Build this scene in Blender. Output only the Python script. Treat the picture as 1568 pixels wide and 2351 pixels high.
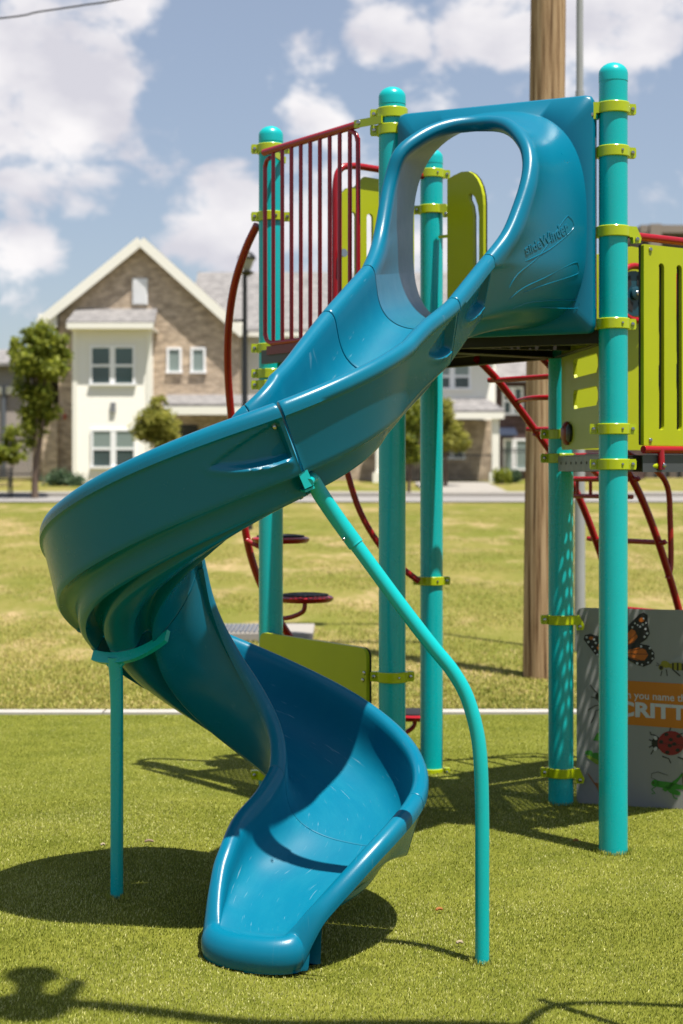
import bpy, bmesh, math, random
import numpy as np
from mathutils import Vector, Matrix
from mathutils.bvhtree import BVHTree

for o in list(bpy.data.objects):
    bpy.data.objects.remove(o)
random.seed(7)
R = math.radians
scene = bpy.context.scene
COL = scene.collection

# ------------------------------------------------------------------ camera
F_V, H_V, CAM_Z = 3757.65, 1082.1, 1.688          # focal / horizon in a 1568x2351 frame
cam_d = bpy.data.cameras.new("camera")
cam = bpy.data.objects.new("camera", cam_d)
COL.objects.link(cam)
cam.location = (0, 0, CAM_Z)
cam.rotation_euler = (R(90), 0, 0)
cam_d.sensor_fit = 'VERTICAL'
cam_d.sensor_height = 36
cam_d.lens = F_V / 2351 * 36
cam_d.shift_y = -(1175.5 - H_V) / 2351
cam_d.clip_end = 3000
cam_d.dof.use_dof = True
cam_d.dof.focus_distance = 5.9
cam_d.dof.aperture_fstop = 3.3
scene.camera = cam

# ------------------------------------------------------------------ sun and sky
SUN_EL, SUN_AZ = 71.5, 41.0      # azimuth from -Y (behind the camera) towards +X
sd = Vector((math.sin(R(SUN_AZ)) * math.cos(R(SUN_EL)), -math.cos(R(SUN_AZ)) * math.cos(R(SUN_EL)), math.sin(R(SUN_EL))))
sun_d = bpy.data.lights.new("sun", 'SUN')
sun_d.energy = 5.0
sun_d.angle = R(0.53)
sun_d.color = (1.0, 0.955, 0.87)
sun = bpy.data.objects.new("sun", sun_d)
COL.objects.link(sun)
sun.rotation_euler = sd.to_track_quat('Z', 'Y').to_euler()

world = bpy.data.worlds.new("World")
scene.world = world
world.use_nodes = True
wn, wl = world.node_tree.nodes, world.node_tree.links
wn.clear()
wout = wn.new('ShaderNodeOutputWorld')
bg = wn.new('ShaderNodeBackground')
bg.inputs['Strength'].default_value = 0.06
sky = wn.new('ShaderNodeTexSky')
sky.sky_type = 'NISHITA'
sky.sun_disc = False
sky.sun_elevation = R(SUN_EL)
sky.sun_rotation = R(180 - SUN_AZ)
sky.air_density = 1.0
sky.dust_density = 1.1
sky.ozone_density = 1.2
tc = wn.new('ShaderNodeTexCoord')

def wmath(op, a, b=None, clamp=False):
    n = wn.new('ShaderNodeMath'); n.operation = op; n.use_clamp = clamp
    for i, v in enumerate((a, b)):
        if v is None: continue
        if isinstance(v, (int, float)): n.inputs[i].default_value = v
        else: wl.new(v, n.inputs[i])
    return n.outputs[0]

def wnoise(scale, detail, rough, loc=(0, 0, 0), sc=(1, 1, 1), dist=0.0):
    mp = wn.new('ShaderNodeMapping'); mp.inputs['Location'].default_value = loc; mp.inputs['Scale'].default_value = sc
    wl.new(tc.outputs['Generated'], mp.inputs['Vector'])
    n = wn.new('ShaderNodeTexNoise')
    n.inputs['Scale'].default_value = scale; n.inputs['Detail'].default_value = detail
    n.inputs['Roughness'].default_value = rough; n.inputs['Distortion'].default_value = dist
    wl.new(mp.outputs[0], n.inputs['Vector'])
    return n.outputs['Fac']

def sky_dir(x, y):
    return Vector(((x - 784) / F_V, 1.0, (H_V - y) / F_V)).normalized()

# cumulus banks: direction, angular half width in degrees, weight
banks = [(150, 150, 4.6, .60), (260, 60, 3.2, .42), (60, 330, 3.4, .46), (330, 330, 3.0, .40), (215, 395, 2.6, .40), (60, 465, 1.4, .32),
         (690, 150, 2.4, .37), (900, 60, 2.8, .42), (1120, 40, 3.4, .48), (1400, 60, 4.6, .52), (1150, 140, 2.2, .34), (980, 215, 2.0, .38),
         (720, 270, 2.4, .42), (520, 520, 3.4, .54), (760, 480, 4.0, .50), (640, 600, 3.0, .46), (980, 620, 3.2, .48), (430, 560, 2.2, .38),
         (60, 620, 2.6, .44), (1500, 480, 2.4, .34), (1150, 450, 2.0, .34), (-500, 250, 7, .5), (2200, 200, 7, .5), (800, -900, 9, .4), (-900, -900, 10, .4), (2600, -1200, 10, .4)]
bias = None
for bx_, by_, hw, wgt in banks:
    d = sky_dir(bx_, by_)
    dp = wn.new('ShaderNodeVectorMath'); dp.operation = 'DOT_PRODUCT'
    wl.new(tc.outputs['Generated'], dp.inputs[0]); dp.inputs[1].default_value = d
    mr = wn.new('ShaderNodeMapRange'); mr.interpolation_type = 'SMOOTHSTEP'
    mr.inputs['From Min'].default_value = math.cos(R(hw)); mr.inputs['From Max'].default_value = 1.0
    mr.inputs['To Min'].default_value = 0; mr.inputs['To Max'].default_value = wgt
    wl.new(dp.outputs['Value'], mr.inputs['Value'])
    bias = mr.outputs[0] if bias is None else wmath('MAXIMUM', bias, mr.outputs[0])
n1 = wnoise(22, 9, .56, (3.1, 1.7, .4), (1, 1, 1.5), .25)
n2 = wnoise(7, 3, .5, (9.1, 4.7, 2.4), (1, 1, 2.2))
dens = wmath('ADD', wmath('ADD', wmath('MULTIPLY', n1, .95), wmath('MULTIPLY', n2, .30)), bias)
cm = wn.new('ShaderNodeMapRange'); cm.interpolation_type = 'SMOOTHSTEP'
cm.inputs['From Min'].default_value = .93; cm.inputs['From Max'].default_value = 1.13
wl.new(dens, cm.inputs['Value'])
n3 = wnoise(17, 5, .5, (1.3, 7.7, 5.1), (1, 1, 1.6))
shade = wn.new('ShaderNodeMapRange')
shade.inputs['From Min'].default_value = .35; shade.inputs['From Max'].default_value = .68
wl.new(n3, shade.inputs['Value'])
ccol = wn.new('ShaderNodeMix'); ccol.data_type = 'RGBA'
ccol.inputs[6].default_value = (6.5, 6.35, 6.9, 1); ccol.inputs[7].default_value = (9.3, 9.0, 9.0, 1)
wl.new(shade.outputs[0], ccol.inputs[0])
mixc = wn.new('ShaderNodeMix'); mixc.data_type = 'RGBA'
wl.new(wmath('MULTIPLY', cm.outputs[0], .93), mixc.inputs[0])
haze = wn.new('ShaderNodeMix'); haze.data_type = 'RGBA'; haze.inputs[0].default_value = .26
haze.inputs[7].default_value = (6.2, 6.6, 7.9, 1); wl.new(sky.outputs[0], haze.inputs[6])
wl.new(haze.outputs[2], mixc.inputs[6])
wl.new(ccol.outputs[2], mixc.inputs[7])
wl.new(mixc.outputs[2], bg.inputs['Color'])
wl.new(bg.outputs[0], wout.inputs[0])

scene.view_settings.view_transform = 'Standard'
scene.view_settings.look = 'None'
scene.view_settings.exposure = 0.88
scene.view_settings.gamma = 1.0
scene.view_settings.use_curve_mapping = False

# ------------------------------------------------------------------ materials
MATS = {}
ALB = .89          # common scale of the hand-set albedos against the exposure
def mat(name, col, rough=.5, spec=.5, col2=None, nscale=4.0, ndetail=4, cmin=.35, cmax=.65, bump=0.0, bscale=80.0, bdist=.002, metal=0.0,
        coat=0.0, stretch=(1, 1, 1), rough_var=0.0, sss=None, trans=0.0):
    if name in MATS: return MATS[name]
    col = tuple(c * .62 for c in col)
    if col2 is not None: col2 = tuple(c * .62 for c in col2)
    m = bpy.data.materials.new(name); m.use_nodes = True
    nt = m.node_tree; b = nt.nodes['Principled BSDF']
    b.inputs['Base Color'].default_value = (*col, 1)
    b.inputs['Roughness'].default_value = rough
    b.inputs['Specular IOR Level'].default_value = spec
    b.inputs['Metallic'].default_value = metal
    b.inputs['Coat Weight'].default_value = coat
    if trans: b.inputs['Transmission Weight'].default_value = trans
    tcn = nt.nodes.new('ShaderNodeTexCoord')
    mp = nt.nodes.new('ShaderNodeMapping'); mp.inputs['Scale'].default_value = stretch
    nt.links.new(tcn.outputs['Object'], mp.inputs['Vector'])
    if col2 is not None or rough_var:
        n = nt.nodes.new('ShaderNodeTexNoise'); n.inputs['Scale'].default_value = nscale; n.inputs['Detail'].default_value = ndetail
        n.inputs['Roughness'].default_value = .6
        nt.links.new(mp.outputs[0], n.inputs['Vector'])
        mr = nt.nodes.new('ShaderNodeMapRange'); mr.inputs['From Min'].default_value = cmin; mr.inputs['From Max'].default_value = cmax
        nt.links.new(n.outputs['Fac'], mr.inputs['Value'])
        if col2 is not None:
            mx = nt.nodes.new('ShaderNodeMix'); mx.data_type = 'RGBA'
            mx.inputs[6].default_value = (*col, 1); mx.inputs[7].default_value = (*col2, 1)
            nt.links.new(mr.outputs[0], mx.inputs[0]); nt.links.new(mx.outputs[2], b.inputs['Base Color'])
        if rough_var:
            mr2 = nt.nodes.new('ShaderNodeMapRange'); mr2.inputs['To Min'].default_value = rough; mr2.inputs['To Max'].default_value = rough + rough_var
            nt.links.new(mr.outputs[0], mr2.inputs['Value']); nt.links.new(mr2.outputs[0], b.inputs['Roughness'])
    if bump:
        n = nt.nodes.new('ShaderNodeTexNoise'); n.inputs['Scale'].default_value = bscale; n.inputs['Detail'].default_value = 3
        nt.links.new(mp.outputs[0], n.inputs['Vector'])
        bp = nt.nodes.new('ShaderNodeBump'); bp.inputs['Strength'].default_value = bump; bp.inputs['Distance'].default_value = bdist
        nt.links.new(n.outputs['Fac'], bp.inputs['Height']); nt.links.new(bp.outputs[0], b.inputs['Normal'])
    MATS[name] = m
    return m

def nnode(nt, typ, **kw):
    n = nt.nodes.new(typ)
    for k, v in kw.items(): setattr(n, k, v)
    return n

# slide plastic: rotomoulded polyethylene, fine orange-peel outside, scuffs on the bed
def slide_mat():
    m = bpy.data.materials.new('slide_plastic'); m.use_nodes = True
    nt = m.node_tree; L = nt.links; b = nt.nodes['Principled BSDF']
    tcn = nnode(nt, 'ShaderNodeTexCoord')
    n = nnode(nt, 'ShaderNodeTexNoise'); n.inputs['Scale'].default_value = 3.2; n.inputs['Detail'].default_value = 6; n.inputs['Roughness'].default_value = .65
    L.new(tcn.outputs['Object'], n.inputs['Vector'])
    mr = nnode(nt, 'ShaderNodeMapRange'); mr.inputs['From Min'].default_value = .42; mr.inputs['From Max'].default_value = .72
    L.new(n.outputs['Fac'], mr.inputs['Value'])
    base = nnode(nt, 'ShaderNodeMix', data_type='RGBA')
    base.inputs[6].default_value = (.0, .120, .203, 1); base.inputs[7].default_value = (.0, .129, .209, 1)
    L.new(mr.outputs[0], base.inputs[0])
    # chalky haze of old scuffs (worn bed)
    at = nnode(nt, 'ShaderNodeAttribute'); at.attribute_name = 'wear'
    n2 = nnode(nt, 'ShaderNodeTexNoise'); n2.inputs['Scale'].default_value = 9; n2.inputs['Detail'].default_value = 8; n2.inputs['Roughness'].default_value = .7
    L.new(tcn.outputs['Object'], n2.inputs['Vector'])
    mr2 = nnode(nt, 'ShaderNodeMapRange'); mr2.inputs['From Min'].default_value = .44; mr2.inputs['From Max'].default_value = .80
    pass
    mul = nnode(nt, 'ShaderNodeMath', operation='MULTIPLY'); L.new(mr2.outputs[0], mul.inputs[0]); L.new(at.outputs['Fac'], mul.inputs[1])
    # rub marks and scratches running down the chute
    pa = nnode(nt, 'ShaderNodeAttribute'); pa.attribute_name = 'path'
    scr = None
    for i, (rot, sc, th) in enumerate((((0, 0, .10), (3.0, 150, 1), .70), ((0, 0, -.25), (4.0, 170, 1), .715), ((0, 0, .9), (9, 160, 1), .735))):
        mp = nnode(nt, 'ShaderNodeMapping'); mp.inputs['Rotation'].default_value = rot; mp.inputs['Scale'].default_value = sc; mp.inputs['Location'].default_value = (i * 7.3, i * 3.1, i * 5.5)
        L.new(pa.outputs['Vector'], mp.inputs['Vector'])
        ns = nnode(nt, 'ShaderNodeTexNoise'); ns.inputs['Scale'].default_value = 1.0; ns.inputs['Detail'].default_value = 2
        L.new(mp.outputs[0], ns.inputs['Vector'])
        g = nnode(nt, 'ShaderNodeMapRange'); g.inputs['From Min'].default_value = th; g.inputs['From Max'].default_value = th + .08; g.inputs['To Max'].default_value = .55
        L.new(ns.outputs['Fac'], g.inputs['Value'])
        if scr is None: scr = g.outputs[0]
        else:
            mxm = nnode(nt, 'ShaderNodeMath', operation='MAXIMUM'); L.new(scr, mxm.inputs[0]); L.new(g.outputs[0], mxm.inputs[1]); scr = mxm.outputs[0]
    mpt = nnode(nt, 'ShaderNodeMapping'); mpt.inputs['Scale'].default_value = (1.2, 9, 1); L.new(pa.outputs['Vector'], mpt.inputs['Vector'])
    nst = nnode(nt, 'ShaderNodeTexNoise'); nst.inputs['Scale'].default_value = 1.6; nst.inputs['Detail'].default_value = 7; nst.inputs['Roughness'].default_value = .7
    L.new(mpt.outputs[0], nst.inputs['Vector'])
    L.new(nst.outputs['Fac'], mr2.inputs['Value'])
    sm = nnode(nt, 'ShaderNodeMath', operation='MULTIPLY'); L.new(scr, sm.inputs[0])
    at2 = nnode(nt, 'ShaderNodeMath', operation='MULTIPLY_ADD'); L.new(at.outputs['Fac'], at2.inputs[0]); at2.inputs[1].default_value = .55; at2.inputs[2].default_value = .10
    L.new(at2.outputs[0], sm.inputs[1])
    c1 = nnode(nt, 'ShaderNodeMix', data_type='RGBA'); c1.inputs[7].default_value = (.008, .165, .235, 1)
    L.new(base.outputs[2], c1.inputs[6])
    f1 = nnode(nt, 'ShaderNodeMath', operation='MULTIPLY'); f1.inputs[1].default_value = .5; L.new(mul.outputs[0], f1.inputs[0]); L.new(f1.outputs[0], c1.inputs[0])
    c2 = nnode(nt, 'ShaderNodeMix', data_type='RGBA'); c2.inputs[7].default_value = (.33, .46, .52, 1)
    L.new(c1.outputs[2], c2.inputs[6]); L.new(sm.outputs[0], c2.inputs[0])
    L.new(c2.outputs[2], b.inputs['Base Color'])
    rr = nnode(nt, 'ShaderNodeMapRange'); rr.inputs['To Min'].default_value = .17; rr.inputs['To Max'].default_value = .33
    L.new(n2.outputs['Fac'], rr.inputs['Value'])
    ra = nnode(nt, 'ShaderNodeMath', operation='MULTIPLY_ADD'); ra.inputs[1].default_value = .22; L.new(at.outputs['Fac'], ra.inputs[0]); L.new(rr.outputs[0], ra.inputs[2]); L.new(ra.outputs[0], b.inputs['Roughness'])
    sv = nnode(nt, 'ShaderNodeMapRange'); sv.inputs['To Min'].default_value = .36; sv.inputs['To Max'].default_value = .16
    L.new(at.outputs['Fac'], sv.inputs['Value']); L.new(sv.outputs[0], b.inputs['Specular IOR Level'])
    nb = nnode(nt, 'ShaderNodeTexNoise'); nb.inputs['Scale'].default_value = 260; nb.inputs['Detail'].default_value = 2
    L.new(tcn.outputs['Object'], nb.inputs['Vector'])
    bp = nnode(nt, 'ShaderNodeBump'); bp.inputs['Distance'].default_value = .0012
    inv = nnode(nt, 'ShaderNodeMapRange'); inv.inputs['To Min'].default_value = .22; inv.inputs['To Max'].default_value = .05
    L.new(at.outputs['Fac'], inv.inputs['Value']); L.new(inv.outputs[0], bp.inputs['Strength'])
    L.new(nb.outputs['Fac'], bp.inputs['Height']); L.new(bp.outputs[0], b.inputs['Normal'])
    MATS['slide_plastic'] = m
    return m

M_SLIDE = slide_mat()
M_TEAL = mat('teal_powder_coat', (.0, .60, .61), .22, .5, col2=(.0, .575, .585), nscale=9, bump=.02, bscale=500, rough_var=.10)
def scuff(m, col, lo, hi, sc, stretch, amt):
    nt = m.node_tree; L = nt.links; b = nt.nodes['Principled BSDF']; src = b.inputs['Base Color'].links[0].from_socket
    tcn = nnode(nt, 'ShaderNodeTexCoord'); mp = nnode(nt, 'ShaderNodeMapping'); mp.inputs['Scale'].default_value = stretch; mp.inputs['Rotation'].default_value = (.2, .1, .4)
    L.new(tcn.outputs['Object'], mp.inputs['Vector'])
    n = nnode(nt, 'ShaderNodeTexNoise'); n.inputs['Scale'].default_value = sc; n.inputs['Detail'].default_value = 9; n.inputs['Roughness'].default_value = .72
    L.new(mp.outputs[0], n.inputs['Vector'])
    mr = nnode(nt, 'ShaderNodeMapRange'); mr.inputs['From Min'].default_value = lo; mr.inputs['From Max'].default_value = hi; mr.inputs['To Max'].default_value = amt
    L.new(n.outputs['Fac'], mr.inputs['Value'])
    mx = nnode(nt, 'ShaderNodeMix', data_type='RGBA'); mx.inputs[7].default_value = (*col, 1); L.new(mr.outputs[0], mx.inputs[0]); L.new(src, mx.inputs[6]); L.new(mx.outputs[2], b.inputs['Base Color'])
scuff(M_TEAL, (.05, .20, .19), .66, .74, 16, (1, 1, .5), .55)
scuff(M_TEAL, (.30, .48, .46), .70, .76, 40, (1, 1, .25), .5)
M_LIME = mat('lime_powder_coat', (.60, .70, .005), .22, .5, col2=(.55, .66, .005), nscale=15)
M_LIMEP = mat('lime_plastic_panel', (.56, .62, .003), .38, .4, col2=(.53, .59, .004), nscale=6, bump=.06, bscale=300)
M_BLACKP = mat('black_panel_core', (.012, .013, .014), .45)
M_RED = mat('red_powder_coat', (.46, .004, .010), .25, .5, col2=(.42, .004, .010), nscale=8)
M_DECK = mat('brown_vinyl_deck', (.030, .024, .018), .6, .35, col2=(.04, .033, .026), nscale=12, bump=.2, bscale=200)
M_GALV = mat('galvanised_steel', (.30, .31, .32), .45, .5, metal=.6, col2=(.22, .23, .24), nscale=20)
M_STEEL = mat('stainless_bolt', (.62, .62, .62), .22, .5, metal=1.0)
M_DARK = mat('dark_hollow', (.01, .01, .01), .7)
M_PODTOP = mat('black_rubber_tread', (.02, .02, .024), .7, .3, bump=.3, bscale=150)
M_WHEELBLUE = mat('blue_wheel_plastic', (.004, .07, .10), .4)
M_ALU = mat('brushed_sign_panel', (.30, .30, .29), .42, .5, col2=(.34, .34, .33), nscale=3, bump=.03, bscale=90, stretch=(1, 1, .2))
M_WOODPOLE = None
M_CONC = mat('pale_concrete', (.46, .42, .37), .85, .2, col2=(.44, .41, .37), nscale=6, bump=.2, bscale=60)
M_KERB = mat('kerb_concrete', (.62, .58, .53), .85, .2, col2=(.52, .49, .44), nscale=5, bump=.3, bscale=90)
M_CREAM = mat('cream_trim', (1.25, 1.21, 1.10), .6, .3)
M_WHITE = mat('white_window_frame', (1.3, 1.3, 1.33), .45)
M_BLACKM = mat('black_iron', (.012, .013, .015), .45)
M_BARK = mat('grey_brown_bark', (.16, .11, .085), .9, .1, col2=(.24, .18, .14), nscale=8, stretch=(1, 1, .3), bump=.5, bscale=20, bdist=.02)
M_GREYPOLE = mat('galvanised_light_pole', (.50, .51, .52), .45, .5, col2=(.44, .45, .46), nscale=2)

# ------------------------------------------------------------------ object helpers
def root_loc(p):
    v = Vector((0, 0, 0))
    while p is not None:
        v += p.location; p = p.parent
    return v

def thing(name, label, cat, loc, group=None):
    o = bpy.data.objects.new(name, None); COL.objects.link(o)
    o.empty_display_size = .1
    o.location = loc; o['label'] = label; o['category'] = cat
    if group: o['group'] = group
    return o

def tag(o, label, cat, group=None, kind=None):
    o['label'] = label; o['category'] = cat
    if group: o['group'] = group
    if kind: o['kind'] = kind
    return o

def struct(o):
    o['kind'] = 'structure'; return o

def link_mesh(name, verts, faces, m, parent=None, smooth=False, sharp=None, midx=None):
    me = bpy.data.meshes.new(name)
    off = root_loc(parent)
    me.from_pydata([tuple(Vector(v) - off) for v in verts], [], faces)
    if isinstance(m, (list, tuple)):
        for q in m: me.materials.append(q)
    else:
        me.materials.append(m)
    if midx is not None:
        me.polygons.foreach_set('material_index', midx)
    if smooth:
        me.polygons.foreach_set('use_smooth', [True] * len(me.polygons))
        if sharp is not None:
            me.set_sharp_from_angle(angle=R(sharp))
    me.update()
    o = bpy.data.objects.new(name, me); COL.objects.link(o)
    if parent is not None: o.parent = parent
    return o

class MB:
    def __init__(s): s.v, s.f, s.mi, s.cur = [], [], [], 0
    def mesh(s, vs, fs):
        b = len(s.v); s.v += [tuple(v) for v in vs]
        s.f += [tuple(b + i for i in f) for f in fs]; s.mi += [s.cur] * len(fs); return s
    def box(s, c, h, rz=0, ax=None):
        c = Vector(c)
        if ax is None: ax = (Vector((math.cos(rz), math.sin(rz), 0)), Vector((-math.sin(rz), math.cos(rz), 0)), Vector((0, 0, 1)))
        vs = [c + ax[0] * h[0] * i + ax[1] * h[1] * j + ax[2] * h[2] * k for k in (-1, 1) for j in (-1, 1) for i in (-1, 1)]
        return s.mesh(vs, [(0, 2, 3, 1), (4, 5, 7, 6), (0, 1, 5, 4), (2, 6, 7, 3), (0, 4, 6, 2), (1, 3, 7, 5)])
    def beam(s, a, b, w, h):      # rectangular bar from a to b, width w (horizontal), height h
        a, b = Vector(a), Vector(b); d = (b - a); l = d.length; d.normalize()
        side = d.cross(Vector((0, 0, 1)))
        side = side.normalized() if side.length > 1e-5 else Vector((1, 0, 0))
        up = side.cross(d).normalized()
        return s.box((a + b) / 2, (l / 2, w / 2, h / 2), ax=(d, side, up))
    def tube(s, pts, r, seg=14, cap=True):
        pts = [Vector(p) for p in pts]; n = len(pts)
        rs = r if isinstance(r, (list, tuple)) else [r] * n
        tan = [((pts[min(i + 1, n - 1)] - pts[max(i - 1, 0)])).normalized() for i in range(n)]
        ref = Vector((0, 0, 1)) if abs(tan[0].z) < .9 else Vector((1, 0, 0))
        u = tan[0].cross(ref).normalized(); vs, fs = [], []
        for i in range(n):
            u = (u - tan[i] * u.dot(tan[i])).normalized(); w = tan[i].cross(u)
            for k in range(seg):
                a = 2 * math.pi * k / seg
                vs.append(pts[i] + (u * math.cos(a) + w * math.sin(a)) * rs[i])
        for i in range(n - 1):
            for k in range(seg):
                fs.append((i * seg + k, i * seg + (k + 1) % seg, (i + 1) * seg + (k + 1) % seg, (i + 1) * seg + k))
        if cap:
            fs.append(tuple(range(seg))[::-1]); fs.append(tuple((n - 1) * seg + k for k in range(seg)))
        return s.mesh(vs, fs)
    def lathe(s, c, prof, seg=24, axis=(0, 0, 1)):   # prof: list of (r, h) bottom to top
        ax = Vector(axis).normalized(); c = Vector(c)
        ref = Vector((1, 0, 0)) if abs(ax.x) < .9 else Vector((0, 1, 0))
        u = (ref - ax * ref.dot(ax)).normalized(); w = ax.cross(u)
        vs, fs = [], []
        for r, h in prof:
            for k in range(seg):
                a = 2 * math.pi * k / seg
                vs.append(c + ax * h + (u * math.cos(a) + w * math.sin(a)) * r)
        for i in range(len(prof) - 1):
            for k in range(seg):
                fs.append((i * seg + k, i * seg + (k + 1) % seg, (i + 1) * seg + (k + 1) % seg, (i + 1) * seg + k))
        fs.append(tuple(range(seg))[::-1]); fs.append(tuple((len(prof) - 1) * seg + k for k in range(seg)))
        return s.mesh(vs, fs)
    def bolt(s, c, axis, r=.008, h=.006):
        return s.lathe(c, [(r, 0), (r, h * .4), (r * .8, h * .8), (r * .3, h)], 10, axis)
    def build(s, name, m, parent=None, smooth=False, sharp=35):
        return link_mesh(name, s.v, s.f, m, parent, smooth, sharp, s.mi if isinstance(m, (list, tuple)) else None)

def spline(pts, n=8):
    pts = [Vector(p) for p in pts]
    out = []
    for i in range(len(pts) - 1):
        p0 = pts[max(i - 1, 0)]; p1 = pts[i]; p2 = pts[i + 1]; p3 = pts[min(i + 2, len(pts) - 1)]
        for k in range(n):
            t = k / n
            out.append(.5 * ((2 * p1) + (p2 - p0) * t + (2 * p0 - 5 * p1 + 4 * p2 - p3) * t * t + (3 * p1 - p0 - 3 * p2 + p3) * t ** 3))
    out.append(pts[-1])
    return out

def at(x, y, Y):
    return Vector(((x - 784) / F_V * Y, Y, CAM_Z + (H_V - y) / F_V * Y))

def extrude_poly(outer, holes, axes, org, thick):
    """flat plate with holes: 2-D loops in (a,b) -> world plate of given thickness; returns verts, faces"""
    bm = bmesh.new()
    def loop(l):
        vs = [bm.verts.new((p[0], p[1], 0)) for p in l]
        for i in range(len(vs)): bm.edges.new((vs[i], vs[(i + 1) % len(vs)]))
    loop(outer)
    for hl in holes: loop(hl)
    bmesh.ops.triangle_fill(bm, use_beauty=True, use_dissolve=False, edges=bm.edges[:])
    if not bm.faces: bm.faces.new(bm.verts[:])
    bmesh.ops.recalc_face_normals(bm, faces=bm.faces[:])
    r = bmesh.ops.extrude_face_region(bm, geom=bm.faces[:])
    for v in r['geom']:
        if isinstance(v, bmesh.types.BMVert): v.co.z += thick
    bmesh.ops.recalc_face_normals(bm, faces=bm.faces[:])
    A, B, N = axes
    bm.verts.index_update()
    vs = [Vector(org) + A * v.co.x + B * v.co.y + N * v.co.z for v in bm.verts]
    fs = [tuple(v.index for v in f.verts) for f in bm.faces]
    bm.free()
    return vs, fs

def rrect(x0, y0, x1, y1, r, n=5):
    out = []
    for cx, cy, a0 in ((x1 - r, y0 + r, -90), (x1 - r, y1 - r, 0), (x0 + r, y1 - r, 90), (x0 + r, y0 + r, 180)):
        for k in range(n + 1):
            a = R(a0 + 90 * k / n); out.append((cx + r * math.cos(a), cy + r * math.sin(a)))
    return out

# ------------------------------------------------------------------ ground
def ground_z(Y):
    if Y < 13: return 0.0
    if Y < 48: return .026 * (Y - 13) * min(1, (Y - 13) / 6)
    if Y < 62: return .91 + (Y - 48) * .034
    return .91 + 14 * .034 + (Y - 62) * .004

KERB_Y = 11.42
def sstep(t):
    t = np.clip(t, 0, 1); return t * t * (3 - 2 * t)
def turf_z(X, Y):
    return .075 * sstep((-.15 - X) / .75) * sstep((9.6 - Y) / 2.8)
def ground_sheet():
    m = bpy.data.materials.new('dry_lawn_soil'); m.use_nodes = True
    nt = m.node_tree; L = nt.links; b = nt.nodes['Principled BSDF']; b.inputs['Roughness'].default_value = .95; b.inputs['Specular IOR Level'].default_value = .1
    tcn = nnode(nt, 'ShaderNodeTexCoord')
    mp = nnode(nt, 'ShaderNodeMapping'); mp.inputs['Scale'].default_value = (1, .45, 1)
    L.new(tcn.outputs['Object'], mp.inputs['Vector'])
    cur = None
    def ns(sc, det, a, bb, rough=.6):
        n = nnode(nt, 'ShaderNodeTexNoise'); n.inputs['Scale'].default_value = sc; n.inputs['Detail'].default_value = det; n.inputs['Roughness'].default_value = rough
        L.new(mp.outputs[0], n.inputs['Vector'])
        r_ = nnode(nt, 'ShaderNodeMapRange'); r_.inputs['From Min'].default_value = a; r_.inputs['From Max'].default_value = bb
        L.new(n.outputs['Fac'], r_.inputs['Value']); return r_.outputs[0]
    def mixc(fac, c1, c2):
        mx = nnode(nt, 'ShaderNodeMix', data_type='RGBA'); L.new(fac, mx.inputs[0])
        for i, c in ((6, c1), (7, c2)):
            if isinstance(c, tuple): mx.inputs[i].default_value = (*[x * ALB for x in c], 1)
            else: L.new(c, mx.inputs[i])
        return mx.outputs[2]
    c = mixc(ns(.55, 5, .36, .62), (.145, .155, .026), (.225, .195, .055))
    c = mixc(ns(.9, 6, .52, .66), c, (.40, .29, .15))
    c = mixc(ns(7, 5, .45, .75), c, (.145, .15, .022))
    L.new(c, b.inputs['Base Color'])
    n = nnode(nt, 'ShaderNodeTexNoise'); n.inputs['Scale'].default_value = 40; n.inputs['Detail'].default_value = 4
    L.new(tcn.outputs['Object'], n.inputs['Vector'])
    bp = nnode(nt, 'ShaderNodeBump'); bp.inputs['Strength'].default_value = .6; bp.inputs['Distance'].default_value = .03
    L.new(n.outputs['Fac'], bp.inputs['Height']); L.new(bp.outputs[0], b.inputs['Normal'])
    ys = [-30, 0, 8, 11.6, 12.5, 13, 14, 15, 16, 17, 18, 19, 20, 24, 30, 36, 42, 46, 48, 50, 54, 58, 60, 62, 70, 90, 140, 300, 900]
    xs = [-700, -200, -60, -20, -6, 0, 6, 20, 60, 200, 700]
    vs = [(x, y, ground_z(y) - .012) for y in ys for x in xs]
    nx = len(xs)
    fs = [(j * nx + i, j * nx + i + 1, (j + 1) * nx + i + 1, (j + 1) * nx + i) for j in range(len(ys) - 1) for i in range(nx - 1)]
    return struct(link_mesh('ground', vs, fs, m))
ground_sheet()

def turf_backing():
    m = mat('turf_backing', (.155, .175, .020), .95, .1, col2=(.23, .24, .034), nscale=3, ndetail=6, bump=.5, bscale=90, bdist=.01)
    xs = [-14, -6, -4, -3] + [-2.4 + .12 * i for i in range(21)] + [.3, 2, 6, 14]
    ys = [-6, 0, 3] + [4 + .3 * i for i in range(20)] + [10.2, 11.0]
    vs = [(x, y, float(turf_z(x, y))) for y in ys for x in xs] + [(x, KERB_Y + .004 * x - .02, 0) for x in xs]
    nx = len(xs)
    fs = [(j * nx + i, j * nx + i + 1, (j + 1) * nx + i + 1, (j + 1) * nx + i) for j in range(len(ys)) for i in range(nx - 1)]
    return struct(link_mesh('turf_ground', vs, fs, m, None, True))
turf_backing()

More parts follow.
